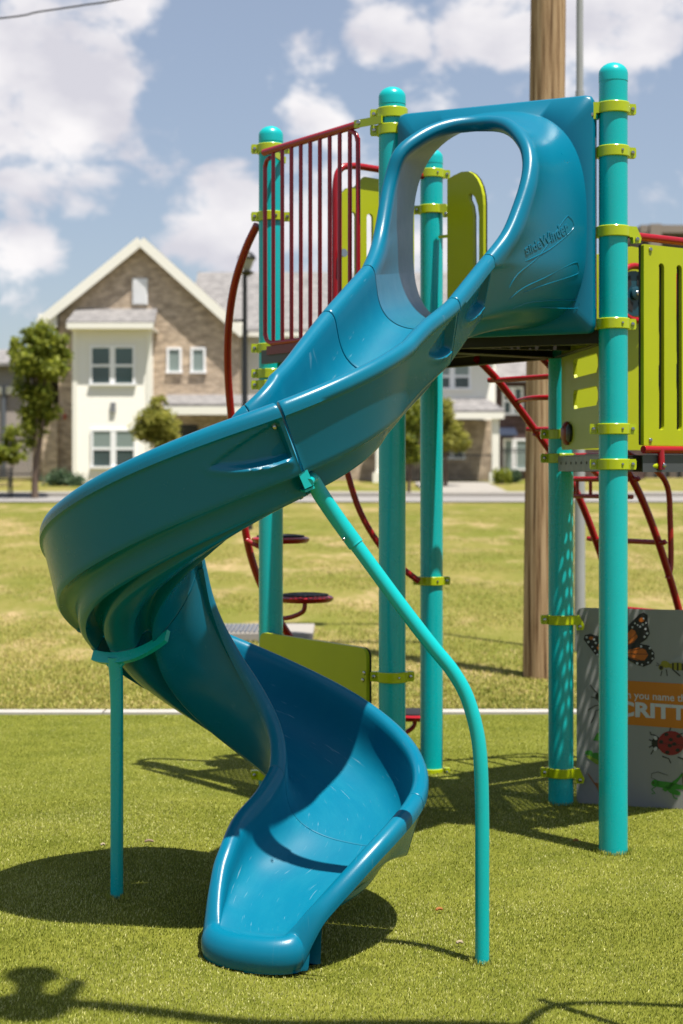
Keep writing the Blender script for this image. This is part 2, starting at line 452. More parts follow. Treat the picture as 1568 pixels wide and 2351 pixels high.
def blade_field(name, mname, pts, hmin, hmax, w, lean, cols, rough, seed, wind=(0, 0)):
    """one triangle-strip blade at every point, joined into one mesh, with a per-blade colour value"""
    rng = np.random.default_rng(seed)
    n = len(pts)
    hgt = rng.uniform(hmin, hmax, n); az = rng.uniform(0, 2 * np.pi, n); ln = rng.uniform(0, lean, n)
    dx, dy = np.cos(az), np.sin(az)
    la = rng.uniform(0, 2 * np.pi, n)
    tx = pts[:, 0] + hgt * (np.cos(la) * ln + wind[0]); ty = pts[:, 1] + hgt * (np.sin(la) * ln + wind[1])
    tz = pts[:, 2] + hgt * np.sqrt(np.clip(1 - ln ** 2 * .6, .2, 1))
    mx = pts[:, 0] * .5 + tx * .5 - (tx - pts[:, 0]) * .18; my = pts[:, 1] * .5 + ty * .5 - (ty - pts[:, 1]) * .18; mz = pts[:, 2] + (tz - pts[:, 2]) * .6
    ww = w * rng.uniform(.7, 1.3, n) / 2
    V = np.empty((n, 5, 3), np.float32)
    V[:, 0] = np.stack([pts[:, 0] - dx * ww, pts[:, 1] - dy * ww, pts[:, 2] - .002], 1)
    V[:, 1] = np.stack([pts[:, 0] + dx * ww, pts[:, 1] + dy * ww, pts[:, 2] - .002], 1)
    V[:, 2] = np.stack([mx + dx * ww * .9, my + dy * ww * .9, mz], 1)
    V[:, 3] = np.stack([mx - dx * ww * .9, my - dy * ww * .9, mz], 1)
    V[:, 4] = np.stack([tx, ty, tz], 1)
    me = bpy.data.meshes.new(name)
    me.vertices.add(n * 5); me.vertices.foreach_set('co', V.ravel())
    base = (np.arange(n) * 5)[:, None]
    loops = np.concatenate([base + np.array([[0, 1, 2, 3]]), base + np.array([[3, 2, 4]])], 1).ravel()
    me.loops.add(n * 7); me.loops.foreach_set('vertex_index', loops.astype(np.int32))
    me.polygons.add(n * 2)
    ls = (np.arange(n) * 7)[:, None] + np.array([[0, 4]])
    me.polygons.foreach_set('loop_start', ls.ravel().astype(np.int32))
    me.update(calc_edges=True)
    a = me.attributes.new('tone', 'FLOAT', 'POINT')
    a.data.foreach_set('value', np.repeat(rng.random(n), 5).astype(np.float32))
    m = bpy.data.materials.new(mname); m.use_nodes = True
    nt = m.node_tree; b = nt.nodes['Principled BSDF']; b.inputs['Roughness'].default_value = rough
    b.inputs['Specular IOR Level'].default_value = .35
    an = nnode(nt, 'ShaderNodeAttribute'); an.attribute_name = 'tone'
    cr = nnode(nt, 'ShaderNodeValToRGB')
    while len(cr.color_ramp.elements) < len(cols): cr.color_ramp.elements.new(.5)
    for e, (p, c) in zip(cr.color_ramp.elements, cols): e.position = p; e.color = (*[x * ALB for x in c], 1)
    tcn = nnode(nt, 'ShaderNodeTexCoord')
    nz = nnode(nt, 'ShaderNodeTexNoise'); nz.inputs['Scale'].default_value = 1.3; nz.inputs['Detail'].default_value = 5
    nt.links.new(tcn.outputs['Object'], nz.inputs['Vector'])
    mm = nnode(nt, 'ShaderNodeMath', operation='MULTIPLY_ADD'); mm.inputs[1].default_value = 1.1; mm.inputs[2].default_value = -.55
    nt.links.new(nz.outputs['Fac'], mm.inputs[0])
    ad = nnode(nt, 'ShaderNodeMath', operation='ADD'); nt.links.new(mm.outputs[0], ad.inputs[0]); nt.links.new(an.outputs['Fac'], ad.inputs[1])
    nt.links.new(ad.outputs[0], cr.inputs[0]); nt.links.new(cr.outputs[0], b.inputs['Base Color'])
    me.materials.append(m)
    o = bpy.data.objects.new(name, me); COL.objects.link(o)
    return o

def turf():
    rng = np.random.default_rng(3)
    chunks = []
    for y0, y1, dens in ((4.7, 6.4, 25000), (6.4, 8.2, 16500), (8.2, 11.3, 9000)):
        hw = .2086 * y1 + 1.0
        n = int(dens * (y1 - y0) * 2 * hw)
        p = np.stack([rng.uniform(-hw, hw, n), rng.uniform(y0, y1, n), np.zeros(n)], 1)
        chunks.append(p)
    p = np.concatenate(chunks)
    p[:, 1] = np.minimum(p[:, 1], KERB_Y - .10)
    p[:, 2] = turf_z(p[:, 0], p[:, 1])
    o = blade_field('artificial_turf', 'turf_blades', p, .0065, .0115, .0022, .85,
                    [(0, (.135, .165, .016)), (.35, (.275, .305, .038)), (.7, (.42, .425, .080)), (1, (.60, .57, .24))], .36, 11, (.12, -.1))
    tag(o, 'short bright green artificial turf under the slide, up to the pale kerb', 'turf', kind='stuff')
    n = 260000
    yy = 11.6 + 30 * rng.random(n) ** 1.9
    xx = (rng.random(n) * 2 - 1) * (.2086 * yy + .6)
    gz = np.array([ground_z(v) for v in yy]) - .01
    p = np.stack([xx, yy, gz], 1)
    # thin out over bare patches
    keep = (np.sin(xx * 1.7 + 1.3 * np.sin(yy * .9)) + np.sin(yy * 2.1 + xx * .8) + rng.normal(0, .5, n)) > -.6
    o = blade_field('lawn_grass', 'lawn_blades', p[keep], .012, .032, .006, .95,
                    [(0, (.15, .185, .020)), (.4, (.31, .31, .048)), (.75, (.44, .38, .095)), (1, (.52, .40, .17))], .6, 12)
    tag(o, 'patchy dry yellow green lawn grass behind the kerb', 'grass', kind='stuff')
turf()

def strip(name, y0, y1, zoff, m, x0=-60, x1=60, slope=0.0, thick=None):
    n = 24
    xs = [x0 + (x1 - x0) * i / n for i in range(n + 1)]
    vs = []
    for yy in (y0, y1):
        for x in xs: vs.append((x, yy + slope * x, ground_z(yy) + zoff))
    fs = [(i, i + 1, n + 2 + i, n + 1 + i) for i in range(n)]
    if thick:
        b = len(vs); vs += [(x, y, z - thick) for x, y, z in vs]
        fs += [(i + 1, i, b + i, b + i + 1) for i in range(n)] + [(n + 1 + i, n + 2 + i, b + n + 2 + i, b + n + 1 + i) for i in range(n)]
    return link_mesh(name, vs, fs, m)
kerb = struct(strip('kerb', KERB_Y - .06, KERB_Y + .08, -.006, M_DARK, -14, 14, .004))
for k in range(14):
    x0_ = -14 + 2 * k + .35
    v_ = [(x, y + .004 * x, z) for z in (-.02, .016) for y in (KERB_Y - .06, KERB_Y + .09) for x in (x0_, x0_ + 1.988)]
    link_mesh('kerb_block', v_, [(0, 1, 3, 2)[::-1], (4, 5, 7, 6), (0, 1, 5, 4), (2, 6, 7, 3), (0, 4, 6, 2), (1, 3, 7, 5)], M_KERB, kerb)
struct(strip('road', 45.0, 48.4, .02, mat('pale_road', (.40, .375, .355), .9, .1, col2=(.35, .33, .315), nscale=.8)))
struct(strip('road_kerb', 48.4, 48.75, .12, M_CONC, thick=.12))
struct(strip('sidewalk', 50.2, 51.4, .03, M_CONC))
# concrete walk to the houses on the right, and grate slab in the lawn
vs, fs = [], []
for x0, x1, y0, y1 in ((2.6, 5.2, 51.4, 58.5),):
    vs += [(x0, y0, ground_z(y0) + .035), (x1, y0, ground_z(y0) + .035), (x1, y1, ground_z(y1) + .035), (x0, y1, ground_z(y1) + .035)]; fs.append((0, 1, 2, 3))
struct(link_mesh('path', vs, fs, M_CONC))
gy = 16.55
g = thing('drain_slab', 'pale concrete drain slab with grey steel grating set in the lawn', 'drain', (-.75, gy, ground_z(gy)))
MB().box((-.80, gy, ground_z(gy) + .0), (.52, .52, .045)).build('slab', M_CONC, g)
for k in range(14):
    MB().box((-1.22 + k * .045, gy - .05, ground_z(gy) + .05), (.014, .40, .012)).build('grate_bar', mat('grate_steel', (.20, .22, .26), .5, .5, metal=.3), g)

# ------------------------------------------------------------------ play structure layout
S = 1.067
PB = Vector((.2387, 7.7073, 0)); UU = Vector((math.cos(2.17825), math.sin(2.17825), 0)); VV = Vector((UU.y, -UU.x, 0))
PE = PB + UU * S; PD = PB + VV * S; PC = PE + VV * S
PA = (PB + PD) / 2 - UU * S * math.sqrt(3) / 2
W34 = (PD - PA).normalized(); W34 = Vector((W34.x * math.cos(R(-60)) - W34.y * math.sin(R(-60)), W34.x * math.sin(R(-60)) + W34.y * math.cos(R(-60)), 0))
PF = PA + W34 * S; PG = PD + W34 * S
POST_R, POST_TOP = .0635, 3.498
DECK_Z, LOW_Z = 2.335, 1.762

tower = thing('play_tower', 'teal post play tower with lime clamps, red railings and dark decks behind the slide', 'play structure', (PB.x, PB.y, 0))

def zy(y, P): return CAM_Z + (H_V - y) / F_V * P.y

def make_post(P, top=POST_TOP, cap=True):
    b = MB(); b.lathe((P.x, P.y, 0), [(POST_R, -.05), (POST_R, top - (.075 if cap else 0))], 40)
    o = b.build('post', M_TEAL, tower, True)
    if cap:
        r = POST_R + .0012
        prof = [(r, top - .085), (r, top - .050)] + [(r * math.cos(R(a)), top - .050 + .050 * math.sin(R(a))) for a in (15, 30, 45, 60, 72, 82, 88)]
        MB().lathe((P.x, P.y, 0), prof, 40).build('cap', M_TEAL, o, True, 60)
    return o

def clamp(post, P, z, lugs=(180, 0), h=.048, drop=None, shift=0):
    """two-piece collar with bolted lugs; drop = angle of a bracket ear"""
    b = MB()
    ri, ro = POST_R + .0006, POST_R + .0105
    b.lathe((P.x, P.y, 0), [(ri, z - h / 2), (ro - .002, z - h / 2), (ro, z - h / 2 + .003), (ro, z + h / 2 - .003), (ro - .002, z + h / 2), (ri, z + h / 2)], 32)
    bolts = []
    for a in lugs:
        d = Vector((math.cos(R(a)), math.sin(R(a)), 0)); s = Vector((-d.y, d.x, 0))
        if s.y > 0: s = -s
        c = P + d * (ro + .012) + Vector((0, 0, z))
        b.box(c - d * .004, (.019, .014, h / 2 * .96), math.atan2(d.y, d.x))
        b.box(c + d * .013, (.005, .012, h / 2 * .7), math.atan2(d.y, d.x))
        bolts.append((c + s * .014, s, .0095, .007))
    if len(lugs) > 1:
        bolts.append((P + Vector((.030, -math.sqrt(ro ** 2 - .030 ** 2) + .001, z)), (.35, -.94, 0), .0065, .006))
    if drop is not None:
        d = Vector((math.cos(R(drop)), math.sin(R(drop)), 0)); s = Vector((-d.y, d.x, 0))
        if s.y > 0: s = -s
        prof = [(.040, h / 2), (ro + .02, h / 2), (ro + .045, -h * .55), (ro + .040, -h * 1.0), (ro + .004, -h * 1.05), (ro + .001, -h / 2), (.045, -h / 2)]
        vs, fs = extrude_poly(prof, [], (d, Vector((0, 0, 1)), s), P + Vector((0, 0, z)) - s * .014 + s * .030, .026)
        b.mesh(vs, fs)
        bolts.append((P + d * (ro + .022) + Vector((0, 0, z - h * .68)) + s * .043, s, .0105, .008))
    o = b.build('clamp', M_LIME, post, True, 30)
    for q, ax_, r_, h_ in bolts: MB().bolt(q, ax_, r_, h_).build('bolt', M_STEEL, post, True, 30)
    return o

post_a = make_post(PA); post_b = make_post(PB); post_c = make_post(PC); post_e = make_post(PE)
post_d = make_post(PD, DECK_Z - .012, False)
AB = (PB - PA).normalized()
angAB = math.degrees(math.atan2(AB.y, AB.x))
for y, lg, dr in ((250, (12,), 172), (350, (168, 12), None), (533, (168,), 20), (744, (168, 12), None), (985, (170, 10), None), (1066, (170, 10), None)):
    clamp(post_a, PA, zy(y, PA), lg, drop=dr)
for y, lg, dr in ((262, (172,), None), (300, (178,), 350), (775, (172, 8), None), (1553, (176, 5), None)):
    clamp(post_b, PB, zy(y, PB), lg, drop=dr)
for y, lg, dr in ((343, (184, 356), None), (498, (184, 0), None), (800, (184, 0), None), (858, (184, 0), None), (884, (184, 0), None), (1778, (182, 0), None)):
    clamp(post_e, PE, zy(y, PE), lg, drop=dr)
for y, lg, dr in ((400, (178, 5), None), (482, (176,), 340), (1333, (182, 0), None), (1772, (180, 0), None)):
    clamp(post_c, PC, zy(y, PC), lg, drop=dr)
for y, lg, dr in ((790, (178, 5), None), (997, (182, 2), 350), (1052, (182,), None), (1422, (184,), 352), (1772, (184,), 352)):
    clamp(post_d, PD, zy(y, PD), lg, drop=dr)

# tube between A and B that carries the hood
tz_ = zy(268, PA)
MB().tube([PA + AB * .055 + Vector((-.02, -.035, tz_)), PB - AB * .055 + Vector((-.02, -.035, tz_))], .017, 16).build('hood_bar', M_TEAL, tower, True)

def deck(name, poly, z, cell=.031):
    """perforated deck plate inside a frame of channels; holes are real openings"""
    n = len(poly)
    cx = sum((p for p in poly), Vector()) / n
    inset = [(p + (cx - p).normalized() * .075) for p in poly]
    def inside(q):
        for i in range(n):
            a, b = inset[i], inset[(i + 1) % n]
            if (b.x - a.x) * (q.y - a.y) - (b.y - a.y) * (q.x - a.x) < 0: return False
        return True
    e1 = (poly[1] - poly[0]).normalized(); e2 = Vector((-e1.y, e1.x, 0))
    lo1 = min((p - poly[0]).dot(e1) for p in poly); hi1 = max((p - poly[0]).dot(e1) for p in poly)
    lo2 = min((p - poly[0]).dot(e2) for p in poly); hi2 = max((p - poly[0]).dot(e2) for p in poly)
    vs, fs = [], []
    hr = cell * .30
    for i in range(int((hi1 - lo1) / cell) + 1):
        for j in range(int((hi2 - lo2) / cell) + 1):
            c = poly[0] + e1 * (lo1 + (i + .5 + (.5 if j % 2 else 0)) * cell) + e2 * (lo2 + (j + .5) * cell)
            if not all(inside(c + e1 * a * cell / 2 + e2 * b_ * cell / 2) for a in (-1, 1) for b_ in (-1, 1)): continue
            b0 = len(vs)
            sq = [(1, 0), (1, 1), (0, 1), (-1, 1), (-1, 0), (-1, -1), (0, -1), (1, -1)]
            for a, b_ in sq: vs.append(c + e1 * a * cell / 2 + e2 * b_ * cell / 2 + Vector((0, 0, z)))
            for k in range(8): vs.append(c + e1 * hr * math.cos(k * math.pi / 4) + e2 * hr * math.sin(k * math.pi / 4) + Vector((0, 0, z)))
            for k in range(8): fs.append((b0 + k, b0 + (k + 1) % 8, b0 + 8 + (k + 1) % 8, b0 + 8 + k))
    o = link_mesh(name, vs, fs, M_DECK, tower)
    md = o.modifiers.new('thickness', 'SOLIDIFY'); md.thickness = .004; md.offset = -1
    for i in range(n):
        fr = MB()
        a, b = poly[i], poly[(i + 1) % n]
        d = (b - a).normalized(); s = Vector((-d.y, d.x, 0))
        a2, b2 = a + d * .066, b - d * .066
        fr.beam(a2 + s * .045 + Vector((0, 0, z - .004)), b2 + s * .045 + Vector((0, 0, z - .004)), .085, .004)
        fr.beam(a2 + s * .008 + Vector((0, 0, z - .040)), b2 + s * .008 + Vector((0, 0, z - .040)), .008, .072)
        fr.beam(a2 + s * .03 + Vector((0, 0, z - .0735)), b2 + s * .03 + Vector((0, 0, z - .0735)), .05, .005)
        fr.build('deck_frame', M_DECK, o)
    for k in (.33, .66):
        a = poly[0].lerp(poly[1], k); b = poly[-1].lerp(poly[-2], k) if n == 4 else poly[2]
        d = (b - a).normalized()
        MB().beam(a + d * .04 + Vector((0, 0, z - .035)), b - d * .06 + Vector((0, 0, z - .035)), .035, .05).build('joist', M_DECK, o)
    return o
deck('square_deck', [PB, PD, PC, PE], DECK_Z)
deck('triangle_deck', [PA, PD, PB], DECK_Z - .001)
deck('lower_deck', [PA, PF, PG, PD], LOW_Z)
# galvanised edge channel of the lower deck between D and A, and A to the right
nrm = Vector((PD - PA)).normalized(); sideDA = Vector((-nrm.y, nrm.x, 0))
ch = MB()
za, zb_ = LOW_Z - .076, LOW_Z
p0, p1 = PD - nrm * .085 + sideDA * .03, PA + nrm * .075 + sideDA * .03
ch.beam(p0 + Vector((0, 0, (za + zb_) / 2)), p1 + Vector((0, 0, (za + zb_) / 2)), .006, .072)
ch.beam(p0 - sideDA * .015 + Vector((0, 0, zb_ + .002)), p1 - sideDA * .015 + Vector((0, 0, zb_ + .002)), .034, .005)
ch.cur = 1
for k in range(8):
    q = p0.lerp(p1, .08 + k * .12) + sideDA * .004 + Vector((0, 0, LOW_Z - .034))
    ch.lathe(q, [(.007, 0), (.007, .0015)], 10, sideDA)
ch.build('edge_channel', [M_GALV, M_DARK], tower)
sF = Vector((-W34.y, W34.x, 0))
ch = MB()
q0, q1 = PA + W34 * .13 - sF * .05, PF - sF * .05
ch.beam(q0 + Vector((0, 0, LOW_Z - .040)), q1 + Vector((0, 0, LOW_Z - .040)), .006, .075)
ch.build('edge_channel', mat('dark_steel_channel', (.10, .11, .12), .5, .5, metal=.3), tower)

# red bar guard on the E-B side of the deck
out = -VV
fE, fB = PE + out * .095, PB + out * .095
fd = (fB - fE).normalized(); fl = (fB - fE).length
def fpt(k, z): return fE.lerp(fB, k) + Vector((0, 0, z))
ztop, zbot = 3.335, 2.345
k0, k1 = .085, .865
guard = MB().tube([fpt(k0 - .005, ztop), fpt(k1, ztop)], .0185, 16).build('top_rail', M_RED, tower, True)
lp = [fpt(k0 + .05, ztop - .035), fpt(k0 + .02, ztop - .045), fpt(k0 + .006, ztop - .075), fpt(k0 + .003, ztop - .14), fpt(k0 + .003, zbot + .12), fpt(k0 + .006, zbot + .05), fpt(k0 + .025, zbot + .015), fpt(k0 + .07, zbot)]
rp = [fpt(k1 - .06, ztop - .02), fpt(k1 - .02, ztop - .04), fpt(k1 - .004, ztop - .075), fpt(k1, ztop - .14), fpt(k1, zbot + .12), fpt(k1 - .006, zbot + .05), fpt(k1 - .025, zbot + .015), fpt(k1 - .07, zbot)]
MB().tube(spline(lp, 5), .0115, 12).build('end_bar', M_RED, guard, True)
MB().tube(spline(rp, 5), .0115, 12).build('end_bar', M_RED, guard, True)
MB().tube([fpt(k0 + .06, zbot), fpt(k1 - .06, zbot)], .0125, 12).build('bottom_rail', M_RED, guard, True)
bm_ = MB().tube([(0, 0, 0), (0, 0, ztop - zbot - .01)], .0105, 12)
barm = None
for i in range(9):
    k = k0 + .077 + (k1 - k0 - .14) * i / 8
    p = fpt(k, zbot + .004)
    if barm is None:
        b = MB().tube([p, p + Vector((0, 0, ztop - zbot - .01))], .0105, 12).build('bar', M_RED, guard, True); barm = b; p00 = p
    else:
        b = barm.copy(); COL.objects.link(b); b.location = barm.location + (p - p00)
MB().beam(fpt(k0 + .02, zbot - .035), fpt(k1, zbot - .035), .006, .045).build('kick_plate', mat('dark_red_steel', (.22, .012, .010), .4), guard)
MB().beam(PE + out * .075 + fd * .05 + Vector((0, 0, DECK_Z - .055)), PB + out * .075 - fd * .1 + Vector((0, 0, DECK_Z - .055)), .03, .07).build('deck_bracket', mat('dark_steel_channel', (.1, .1, .1), .5), guard)
b = MB(); e = fpt(k1 + .004, ztop)
b.beam(e - fd * .012 + out * .014, PB + out * .074 + Vector((0, 0, ztop - .002)) + fd * .02, .010, .036); b.build('rail_bracket', M_LIME, guard)
MB().bolt(e + Vector((0, -.022, .004)), (-.4, -.9, 0), .012, .008).build('bolt', M_STEEL, guard, True)
e2 = fpt(k0, ztop)
MB().beam(e2 + fd * .05, PE + Vector((.075, -.02, ztop - .02)), .012, .034).build('rail_bracket', M_LIME, guard)

# lime slotted panel and red loop on the E-C side
ec = (PC - PE).normalized(); ecl = (PC - PE).length; ecn = Vector((-ec.y, ec.x, 0))
def slot(cx, y0, y1, r, n=6):
    return [(cx + r * math.cos(R(a)), y1 + r * math.sin(R(a))) for a in np.linspace(0, 180, n)] + [(cx + r * math.cos(R(a)), y0 + r * math.sin(R(a))) for a in np.linspace(180, 360, n)]
o2 = [(.455, 2.40), (.96, 2.40), (.96, 3.20), (.94, 3.255), (.89, 3.29), (.62, 3.30), (.595, 3.28), (.56, 3.24), (.50, 3.225), (.465, 3.19), (.455, 3.15)]
vs, fs = extrude_poly(o2, [slot(.54 + .115 * i, 2.62, 3.08, .022) for i in range(4)], (ec, Vector((0, 0, 1)), ecn), PE + ecn * .02, .019)
MB().mesh(vs, fs).build('slotted_panel', M_LIMEP, tower)
MB().tube(spline([PE + ec * .41 + Vector((0, 0, 2.36)), PE + ec * .41 + Vector((0, 0, 3.0)), PE + ec * .412 + Vector((0, 0, 3.22)), PE + ec * .44 + Vector((0, 0, 3.315)), PE + ec * .52 + Vector((0, 0, 3.345)), PE + ec * .7 + Vector((0, 0, 3.345)), PE + ec * (ecl - .06) + Vector((0, 0, 3.34))], 6), .0185, 14).build('panel_hoop', M_RED, tower, True)
MB().lathe(PE + ec * .428 - ecn * .03 + Vector((0, 0, 2.86)), [(.022, 0), (.022, .03)], 14, -ecn).build('panel_bolt', M_STEEL, tower, True)
# handhold panel on the C-D side
cd = (PD - PC).normalized(); cdn = Vector((cd.y, -cd.x, 0))
if cdn.y > 0: cdn = -cdn
hp = [(.165, 2.37), (.475, 2.37), (.475, 3.12)] + [(.475 - .17 * (1 - math.cos(R(a))), 3.12 + .205 * math.sin(R(a))) for a in (15, 30, 45, 60, 75)] + [(.29, 3.325), (.22, 3.315), (.165, 3.30)]
hs = [(.44, 2.78), (.44, 3.06), (.43, 3.12), (.405, 3.17), (.37, 3.20), (.352, 3.19), (.352, 3.165), (.375, 3.13), (.387, 3.08), (.39, 2.78), (.40, 2.765), (.43, 2.765)]
hs2 = [(x, z - .46) for x, z in hs if z < 3.0] + [(.42, 2.62), (.41, 2.62)]
hs2 = [(.44, 2.42), (.44, 2.55), (.425, 2.58), (.405, 2.58), (.39, 2.55), (.39, 2.42)]
vs, fs = extrude_poly(hp, [hs, hs2], (cd, Vector((0, 0, 1)), cdn), PC, .019)
MB().mesh(vs, fs).build('handhold_panel', M_LIMEP, tower)
vs, fs = extrude_poly([(x * 1.0 + .004, z + .0) for x, z in hp], [[(x, z) for x, z in hs], hs2], (cd, Vector((0, 0, 1)), cdn), PC - cdn * .0065, .006)
MB().mesh(vs, fs).build('panel_backing', M_BLACKP, tower)
MB().beam(PC + cd * .07 + Vector((0, 0, 2.995)), PC + cd * .19 + Vector((0, 0, 2.99)), .014, .016).build('panel_bracket', M_LIME, tower)
# low lime panel between E and B near the ground
eb = (PB - PE).normalized(); ebn = Vector((eb.y, -eb.x, 0))
if ebn.y > 0: ebn = -ebn
pl = rrect(.03, .18, S - .085, .852, .045)
hole = [(.53 + .07 * math.cos(R(a)), .50 + .05 * math.sin(R(a))) for a in range(0, 360, 24)]
vs, fs = extrude_poly(pl, [hole], (eb, Vector((0, 0, 1)), ebn), PE + ebn * .070, .019)
MB().mesh(vs, fs).build('low_panel', M_LIMEP, tower)
vs, fs = extrude_poly([(x + .006, z) for x, z in pl], [hole], (eb, Vector((0, 0, 1)), ebn), PE + ebn * .063, .0065)
MB().mesh(vs, fs).build('panel_backing', M_BLACKP, tower)
for q_ in ((.11, .70), (.10, .735)): MB().bolt(PE + eb * (S - q_[0]) + ebn * .09 + Vector((0, 0, q_[1])), ebn, .010, .008).build('bolt', M_STEEL, tower, True)

# riser panel in the D-A plane with slots and a ladybird knob
da = (PA - PD).normalized(); dan = Vector((da.y, -da.x, 0))
if dan.x > 0: dan = -dan
rp_ = rrect(.10, 1.795, S - .08, 2.305, .02, 3)
def hslot(x0, x1, cy, r=.045):
    return [(x0 + .02, cy - r), (x1 - .03, cy - r), (x1, cy - r * .4), (x1, cy + r * .4), (x1 - .03, cy + r), (x0 + .02, cy + r), (x0, cy + r * .6), (x0, cy - r * .6)]
hl = [hslot(.36, .86, 2.185), hslot(.36, .86, 2.035)]
vs, fs = extrude_poly(rp_, hl, (da, Vector((0, 0, 1)), dan), PD, .019)
MB().mesh(vs, fs).build('riser_panel', M_LIMEP, tower)
lb = MB(); lbc = PD + da * .25 + dan * .019 + Vector((0, 0, 1.875))
lb.lathe(lbc, [(.058, 0), (.060, .010), (.052, .022), (.03, .032), (.01, .035)], 22, dan)
ladyb = lb.build('ladybird_knob', mat('ladybird_red', (.34, .03, .02), .4), tower, True)
hb = MB(); hb.lathe(lbc + da * .055 + Vector((0, 0, .0)), [(.045, 0), (.045, .012), (.03, .022)], 16, dan)
for dx, dz in ((-.02, .02), (.005, -.02), (-.03, -.022), (.012, .026)): hb.lathe(lbc + da * dx + Vector((0, 0, dz)) + dan * .02, [(.011, 0), (.010, .010), (.006, .013)], 10, dan)
hb.build('knob_spots', M_BLACKP, ladyb, True)
# slat barrier from A to the right
wn_ = Vector((W34.y, -W34.x, 0))
zt, zbm = 2.700, 1.805
sl = rrect(.135, zbm, S - .08, zt, .006, 2)
vs, fs = extrude_poly(sl, [slot(.245 + .113 * i, zbm + .085, zt - .095, .018) for i in range(6)], (W34, Vector((0, 0, 1)), wn_), PA + wn_ * .035, .019)
slat = MB().mesh(vs, fs).build('slotted_barrier', M_LIMEP, tower)
vs, fs = extrude_poly([(x - .007 if x < .3 else x, z) for x, z in sl], [slot(.239 + .113 * i, zbm + .085, zt - .095, .018) for i in range(6)], (W34, Vector((0, 0, 1)), wn_), PA + wn_ * .0285, .006)
MB().mesh(vs, fs).build('panel_backing', M_BLACKP, slat)
for z in (zt - .022, zbm + .022): MB().bolt(PA + W34 * .175 + wn_ * .054 + Vector((0, 0, z)), wn_, .0105, .008).build('bolt', M_STEEL, slat, True)
MB().tube([PA + W34 * .085 + wn_ * .03 + Vector((0, 0, 2.735)), PF + wn_ * .03 + Vector((0, 0, 2.735))], .0185, 16).build('barrier_rail', M_RED, tower, True)
br = MB().tube([PA + W34 * .13 + wn_ * .055 + Vector((0, 0, 1.785)), PF + wn_ * .055 + Vector((0, 0, 1.785))], .0175, 16)
br.tube([PA + W34 * .235 + wn_ * .06 + Vector((0, 0, 1.785)), PA + W34 * .235 + wn_ * .065 + Vector((0, 0, 1.695))], .016, 14)
br.build('barrier_rail', M_RED, tower, True)
MB().bolt(PA + W34 * .235 + wn_ * .080 + Vector((0, 0, 1.715)), wn_, .011, .008).build('bolt', M_STEEL, tower, True)
MB().tube([PA + W34 * .16 + wn_ * .03 + Vector((0, 0, 1.712)), PA + W34 * .23 + wn_ * .045 + Vector((0, 0, 1.712))], .016, 12).build('rail_bracket', M_LIME, tower, True)
# steering panel on the far side of the lower deck
pn = Vector((W34.y, -W34.x, 0))
cp = [(.02, 1.80), (1.0, 1.80), (1.0, 2.85), (.50, 2.87), (.13, 2.78), (.12, 2.60), (.10, 2.44), (.02, 2.38)]
arcs = [[(.42 + .20 * math.cos(R(a)), 2.02 + .20 * math.sin(R(a))) for a in range(8, 180, 12)] + [(.42 + .13 * math.cos(R(a)), 2.02 + .13 * math.sin(R(a))) for a in range(172, 0, -12)]]
vs, fs = extrude_poly(cp, [], (W34, Vector((0, 0, 1)), pn), PD - pn * .02, .019)
sp = MB().mesh(vs, fs).build('steering_panel', M_LIMEP, tower)
for cx0 in (.78,):
    al = [(cx0 + .21 * math.cos(R(a)), 2.06 + .21 * math.sin(R(a))) for a in range(0, 181, 12)] + [(cx0 + .12 * math.cos(R(a)), 2.06 + .12 * math.sin(R(a))) for a in range(180, -1, -12)]
    vs, fs = extrude_poly(al, [], (W34, Vector((0, 0, 1)), pn), PD, .010)
    MB().mesh(vs, fs).build('wheel_arch', M_BLACKP, sp)
wc = PD + W34 * .46 + pn * .07 + Vector((0, 0, 2.615))
ring = [wc + W34 * .142 * math.cos(R(a)) + Vector((0, 0, .142 * math.sin(R(a)))) for a in range(0, 361, 10)]
sw = MB().tube(ring, .017, 12, cap=False).build('steering_wheel', M_RED, sp, True)
wb = MB(); wb.lathe(wc - pn * .02, [(.118, 0), (.118, .012)], 32, pn); wb.build('wheel_disc', M_WHEELBLUE, sp, True)
wb = MB()
for a0 in (20, 110, 200, 290):
    l = [(.098 * math.cos(R(a)), .098 * math.sin(R(a))) for a in range(a0, a0 + 61, 10)] + [(.05 * math.cos(R(a)), .05 * math.sin(R(a))) for a in range(a0 + 55, a0, -15)]
    vs, fs = extrude_poly(l, [], (W34, Vector((0, 0, 1)), pn), wc - pn * .0075, .002); wb.mesh(vs, fs)
wb.build('wheel_openings', M_DARK, sp)
MB().lathe(wc - pn * .007, [(.034, 0), (.034, .014), (.02, .02)], 18, pn).build('wheel_hub', M_WHEELBLUE, sp, True)
MB().bolt(wc + pn * .012, pn, .013, .008).build('bolt', M_STEEL, sp, True)
rc2 = PD + W34 * .83 + pn * .03 + Vector((0, 0, 2.62))
MB().lathe(rc2, [(.13, 0), (.13, .02), (.11, .03)], 28, pn).build('red_dial', M_RED, sp, True)

